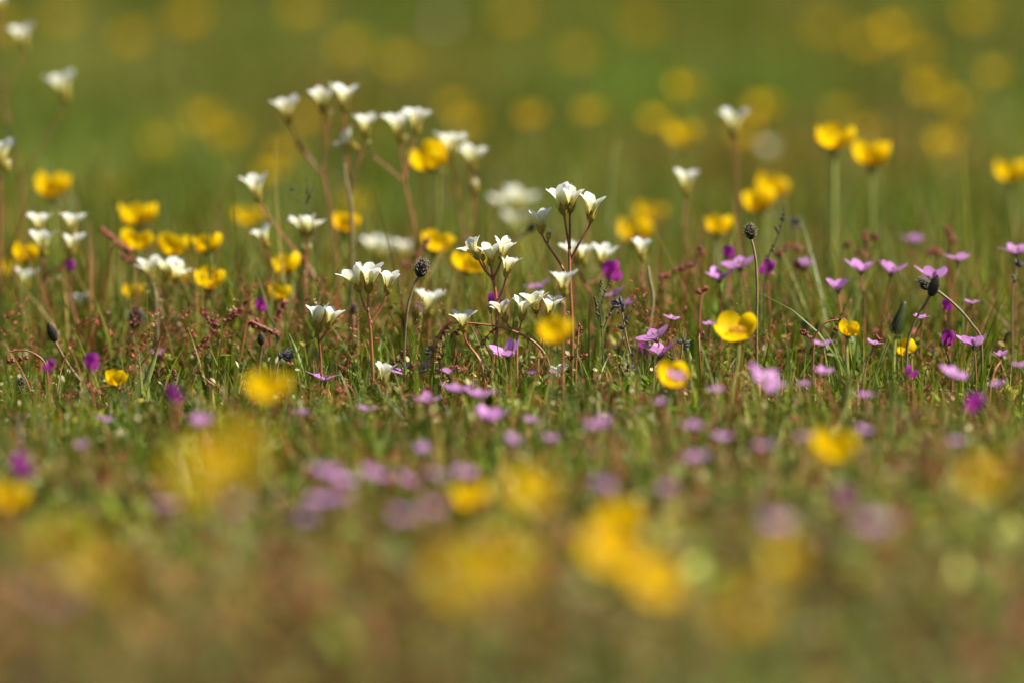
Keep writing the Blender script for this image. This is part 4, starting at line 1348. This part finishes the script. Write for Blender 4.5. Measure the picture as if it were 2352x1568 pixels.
sorrel('red sorrel twigs low beside the big soft yellow buttercup', 1.0, [(520, 905), (470, 868), (450, 852), (440, 900)],
       [(375, 874, 402, 868), (470, 886, 482, 896), (442, 862, 458, 850), (476, 890, 480, 880), (398, 866, 400, 850)], r=.0006)
sorrel('red sorrel stub at the far left behind dark plantain bud', 1.0, [(20, 808), (60, 805), (100, 830), (110, 880)], [(14, 834, 30, 826), (40, 828, 62, 820)], r=.0006)
sorrel('blurred red sorrel with several spikes left of the right mauve flower', 1.055, [(1988, 545), (1994, 575), (1990, 640)], [(1993, 572, 1984, 536), (2014, 555, 2006, 540), (1965, 575, 1985, 590), (1940, 570, 1950, 560)], r=.001)
sorrel('blurred red sorrel spike right of the highest mauve flower', 1.06, [(2176, 530), (2192, 560), (2180, 620)], [(2194, 560, 2172, 524), (2150, 570, 2132, 582), (2160, 590, 2150, 575)], r=.0011)
sorrel('blurred brown sorrel between wiry twigs and round plantain', 1.035, [(1612, 576), (1580, 612), (1530, 632), (1510, 700)], [(1512, 640, 1538, 630), (1545, 625, 1592, 606), (1616, 596, 1610, 570)], r=.0009)
sorrel('blurred pinkish sorrel haze behind the round plantain stalk', 1.045, [(1830, 560), (1800, 575), (1790, 640)], [(1780, 588, 1812, 562), (1812, 562, 1850, 580), (1820, 600, 1845, 620)], r=.0009)
sorrel('red sorrel twig with knots left of the shaded buttercup', .995, [(1946, 738), (1915, 735), (1885, 750), (1868, 800)], [(1908, 732, 1946, 740), (1914, 758, 1936, 752), (1836, 756, 1862, 776), (1862, 776, 1878, 796), (2006, 770, 2022, 782)], r=.0006)
sorrel('short rusty sorrel behind the large open buttercup', 1.02, [(1622, 668), (1610, 690), (1606, 760)], [(1598, 676, 1626, 662)], r=.0008)
sorrel('blurred rusty sorrel patch low at the right foreground', .88, [(2100, 960), (2110, 990), (2120, 1040)], [(2070, 950, 2090, 980), (2096, 970, 2120, 940), (2110, 1000, 2130, 1020)], r=.001)
sorrel('small red sorrel left of the tiny white cup', .985, [(800, 890), (812, 900), (820, 950)], [(768, 905, 782, 892), (785, 900, 800, 890)], r=.0008)
sorrel('dim red sorrel behind ragged dark buttercup', 1.05, [(985, 540), (960, 590), (955, 640)], [(942, 598, 965, 585), (985, 545, 975, 570), (950, 610, 925, 605)], r=.0009)


# ------------------------------------------------------------------ faded forget-me-nots
def forget(label, z, path, buds, size=1.0):
    bx = path[-1][0]
    root = root_at(bx, z)
    t = thing('faded_forget_me_not', root, label, 'seed plant', 'faded forget-me-nots')
    st = MB()
    st.tube(pxpath([(bx, HORIZON + GROUNDK / z + 4)] + list(path)[::-1], z, root), .0006, .00035, 6)
    link('stem', st.mesh('stem', M_BRSTEM), t)
    for (x0, y0, x1, y1) in buds:
        b = MB()
        p0 = at(x0, y0, z) - root
        p1 = at(x1, y1, z) - root + Vector((0, random.uniform(-.001, .001), 0))
        d = (p1 - p0).normalized()
        L = (p1 - p0).length
        q = d.to_track_quat('Z', 'Y')
        b.lathe([(.2 * mm, 0), (.34 * L / 2.2 + .0002, L * .3), (.36 * L / 2.2 + .0002, L * .6), (.2 * L / 2, L * .8)], n=8, v0=.1, v1=.7)
        for k in range(5):
            b.petal([(.17 * L, L * .55), (.17 * L, L * .8), (.10 * L, L * 1.05)], [.2 * L, .16 * L, .03 * L], k * 1.2566, nt_=4, ns=3, wrap=.4, v0=.5, v1=1)
        link('seed_calyx', b.mesh('seed_calyx', M_GREYBUD), t, Matrix.Translation(p0) @ q.to_matrix().to_4x4())
    return t


forget('sharp grey-brown faded forget-me-not with a nodding top, right of the wiry twigs', 1.0,
       [(1424, 690), (1430, 722), (1440, 780), (1452, 825), (1465, 872)],
       [(1424, 700, 1408, 684), (1424, 698, 1401, 695), (1426, 698, 1415, 712), (1428, 702, 1424, 680), (1422, 704, 1404, 703), (1430, 718, 1434, 697), (1434, 738, 1444, 723), (1436, 756, 1416, 748), (1426, 706, 1432, 686), (1450, 820, 1456, 804), (1424, 712, 1418, 724)])
forget('grey silvery faded forget-me-not tuft beside hanging sorrel seeds', 1.0, [(988, 800), (992, 830), (994, 870)],
       [(988, 806, 976, 798), (988, 804, 983, 792), (990, 804, 992, 790), (986, 812, 972, 808), (990, 812, 980, 818), (992, 808, 1000, 796), (988, 816, 984, 826)])
forget('dark slate faded forget-me-not bunch above the big soft yellow buttercup', 1.0, [(650, 812), (640, 830), (634, 870)],
       [(640, 826, 652, 808), (646, 820, 664, 800), (650, 816, 676, 808), (652, 820, 678, 816), (650, 822, 668, 828), (644, 824, 640, 808), (655, 812, 672, 802)])
forget('dark faded forget-me-not starburst right of the pink pair', 1.0, [(1568, 785), (1566, 810), (1560, 870)],
       [(1566, 790, 1552, 778), (1566, 790, 1560, 776), (1568, 788, 1574, 774), (1570, 790, 1588, 782), (1570, 794, 1586, 792), (1568, 796, 1578, 804)])
forget('blurred dark blue forget-me-not behind the dark twig at the right', 1.05, [(1825, 505), (1828, 530), (1830, 600)],
       [(1824, 515, 1814, 500), (1826, 514, 1826, 496), (1828, 516, 1838, 502), (1826, 522, 1814, 516), (1830, 524, 1842, 520)])
forget('dark forget-me-not head by the right picture edge', 1.02, [(2338, 606), (2330, 640), (2325, 700)],
       [(2336, 612, 2330, 596), (2338, 612, 2342, 594), (2340, 614, 2352, 604), (2330, 640, 2322, 628), (2328, 650, 2336, 640)])
forget('dark shrivelled forget-me-not low under the lower pink flower', .99, [(1446, 838), (1448, 860), (1452, 890)],
       [(1446, 846, 1436, 834), (1446, 846, 1444, 830), (1448, 848, 1456, 834), (1446, 852, 1434, 850), (1449, 852, 1460, 848)])
forget('grey forget-me-not tuft under the lower pink flower of the pair', 1.0, [(1510, 822), (1508, 840), (1506, 880)],
       [(1508, 826, 1496, 818), (1508, 826, 1504, 812), (1510, 828, 1520, 820), (1508, 832, 1496, 836), (1540, 822, 1532, 814), (1540, 826, 1548, 818)])


# ------------------------------------------------------------------ wiry twigs, single tall blades and stalks
def twig(name, label, cat, z, paths, r0, r1, mat, nodes=0, knot=.0005):
    bx = paths[0][-1][0]
    root = root_at(bx, z)
    t = thing(name, root, label, cat)
    b = MB()
    for i, p in enumerate(paths):
        pts = list(p)[::-1]
        if i == 0:
            pts = [(bx, HORIZON + GROUNDK / z + 4)] + pts
        w = pxpath(pts, z, root, random.uniform(-.002, .002))
        b.tube(w, r0, r1, 5)
        for k in range(nodes):
            u = random.uniform(.35, .98) * (len(w) - 1)
            j = min(int(u), len(w) - 2)
            q = w[j].lerp(w[j + 1], u - j)
            b.ball(q + Vector((random.uniform(-1, 1), 0, random.uniform(-.5, 1))) * .0007, knot * random.uniform(.6, 1.2), 1, (1, 1, 1.5))
    link('stem', b.mesh('stem', mat), t)
    return t


twig('wiry_stalk', 'thin dark wiry twigs with tiny knots, left of the sharp forget-me-not', 'dry stalk', 1.0,
     [[(1389, 625), (1379, 648), (1376, 690), (1382, 754), (1385, 860)], [(1421, 618), (1396, 655), (1380, 704), (1381, 752)], [(1364, 681), (1372, 720), (1382, 756)]], .00035, .00018, M_TWIG, 9)
twig('wiry_stalk', 'thin dark twig branching right of the sharp forget-me-not head', 'dry stalk', 1.0,
     [[(1467, 684), (1455, 705), (1440, 738), (1432, 762), (1425, 830)], [(1408, 706), (1396, 730), (1386, 756)]], .0003, .00018, M_TWIG, 7)
twig('wiry_stalk', 'dark slanting twig under the double buttercup', 'dry stalk', 1.022,
     [[(1800, 476), (1794, 520), (1782, 555), (1765, 592), (1755, 680)], [(1786, 535), (1780, 520)], [(1796, 505), (1802, 492)]], .0005, .0002, M_TWIG, 8, .0006)
twig('wiry_stalk', 'faint grey branching twig above the wide frilly saxifrage', 'dry stalk', 1.03,
     [[(668, 428), (680, 455), (703, 474), (716, 500), (722, 560), (728, 660)], [(704, 405), (708, 440), (703, 474)], [(724, 420), (712, 450), (704, 470)]], .00035, .00016, M_TWIG, 5)
twig('tall_grass_blade', 'single dark blurred grass blade rising right of the tall sharp saxifrage', 'grass blade', 1.12,
     [[(1420, 325), (1410, 360), (1404, 420), (1400, 520), (1400, 640)]], .0011, .0008, M_GREENSTEM)
twig('grass_stalk', 'pale dry grass leaf wrapped along the thin dark saxifrage stem', 'grass stalk', 1.045,
     [[(791, 376), (794, 410), (800, 440), (806, 472), (808, 560), (808, 640)]], .0011, .0007, M_STRAW)
twig('grass_stalk', 'pale green straight stalk standing left under the wide flat white pair', 'grass stalk', 1.03,
     [[(352, 650), (358, 690), (362, 760), (364, 820)]], .0007, .0006, M_STRAW)
twig('grass_stalk', 'grey-green thick stalk behind the sharp forget-me-not', 'grass stalk', 1.02,
     [[(1488, 612), (1492, 640), (1500, 690), (1490, 760)]], .0012, .0008, M_STRAW)


def broad_leaf(label, z, pts, w, mat=M_GREENSTEM):
    root = root_at(pts[0][0], z)
    t = thing('broad_leaf', root, label, 'leaf')
    P = pxpath([(pts[0][0], HORIZON + GROUNDK / z + 4)] + list(pts), z, root)
    b = MB()
    n = 14
    G = np.zeros((n, 3, 3))
    cs = np.array([list(p) for p in P])
    tt = np.linspace(0, 1, len(P))
    for i in range(n):
        u = i / (n - 1)
        c = np.array([np.interp(u, tt, cs[:, k]) for k in range(3)])
        ww = w * (math.sin(math.pi * min(u * .92 + .1, 1)) ** .7) + .0001
        for j in (-1, 0, 1):
            G[i, j + 1] = c + np.array((j * ww * .45, .35 * abs(j) * ww, .12 * j * ww))
    b.grid(G)
    link('leaf_blade', b.mesh('leaf_blade', mat), t)
    return t


broad_leaf('broad fresh green leaf blade standing in the left grass', 1.0, [(326, 900), (338, 870), (352, 830), (364, 796)], .0042)
broad_leaf('broad green leaf blade leaning behind the tiny white cup', 1.0, [(860, 905), (864, 880), (870, 850), (874, 820)], .0040)
broad_leaf('bright yellow-green leaf blade blurred in the right grass', .95, [(1940, 930), (1944, 900), (1950, 870), (1956, 845)], .0046, M_GREENSEP)
broad_leaf('grey-green narrow leaf curving right of the pink pair', 1.0, [(1588, 860), (1586, 830), (1578, 800), (1565, 780)], .0026)


# ------------------------------------------------------------------ small pale stones between the blades
def stone(label, cx, z, s, h=.0035):
    root = root_at(cx, z)
    b = MB()
    a, c = 9, 14
    P = np.zeros((a, c, 3))
    ph = random.random() * 6
    for i in range(a):
        th = math.pi * i / (a - 1)
        for j in range(c):
            f = 2 * math.pi * j / c
            k = 1 + .16 * math.sin(2 * f + ph) + .10 * math.sin(3 * f + 2 * th) + .07 * math.sin(5 * th + f)
            P[i, j] = (math.sin(th) * math.cos(f) * s * k, math.sin(th) * math.sin(f) * s * .8 * k, -math.cos(th) * s * .62 * k + h)
    b.grid(P, close=True)
    o = link('pebble', b.mesh('pebble', M_STONE))
    o.location = root
    o['label'] = label
    o['category'] = 'pebble'
    return o


M_STONE = leaf_mat('tan_stone', [(0, (.22, .17, .10)), (1, (.34, .27, .17))], trans=0, rough=.85, noise=.5, nscale=300)
stone('small tan pebble lying in the left grass', 276, .955, .0058, .009)
stone('smaller pale pebble right of the tan one in the left grass', 312, .95, .0045, .008)
stone('flat brown pebble at the left edge beside the fuzzy plantain', 12, .975, .0085, .006)
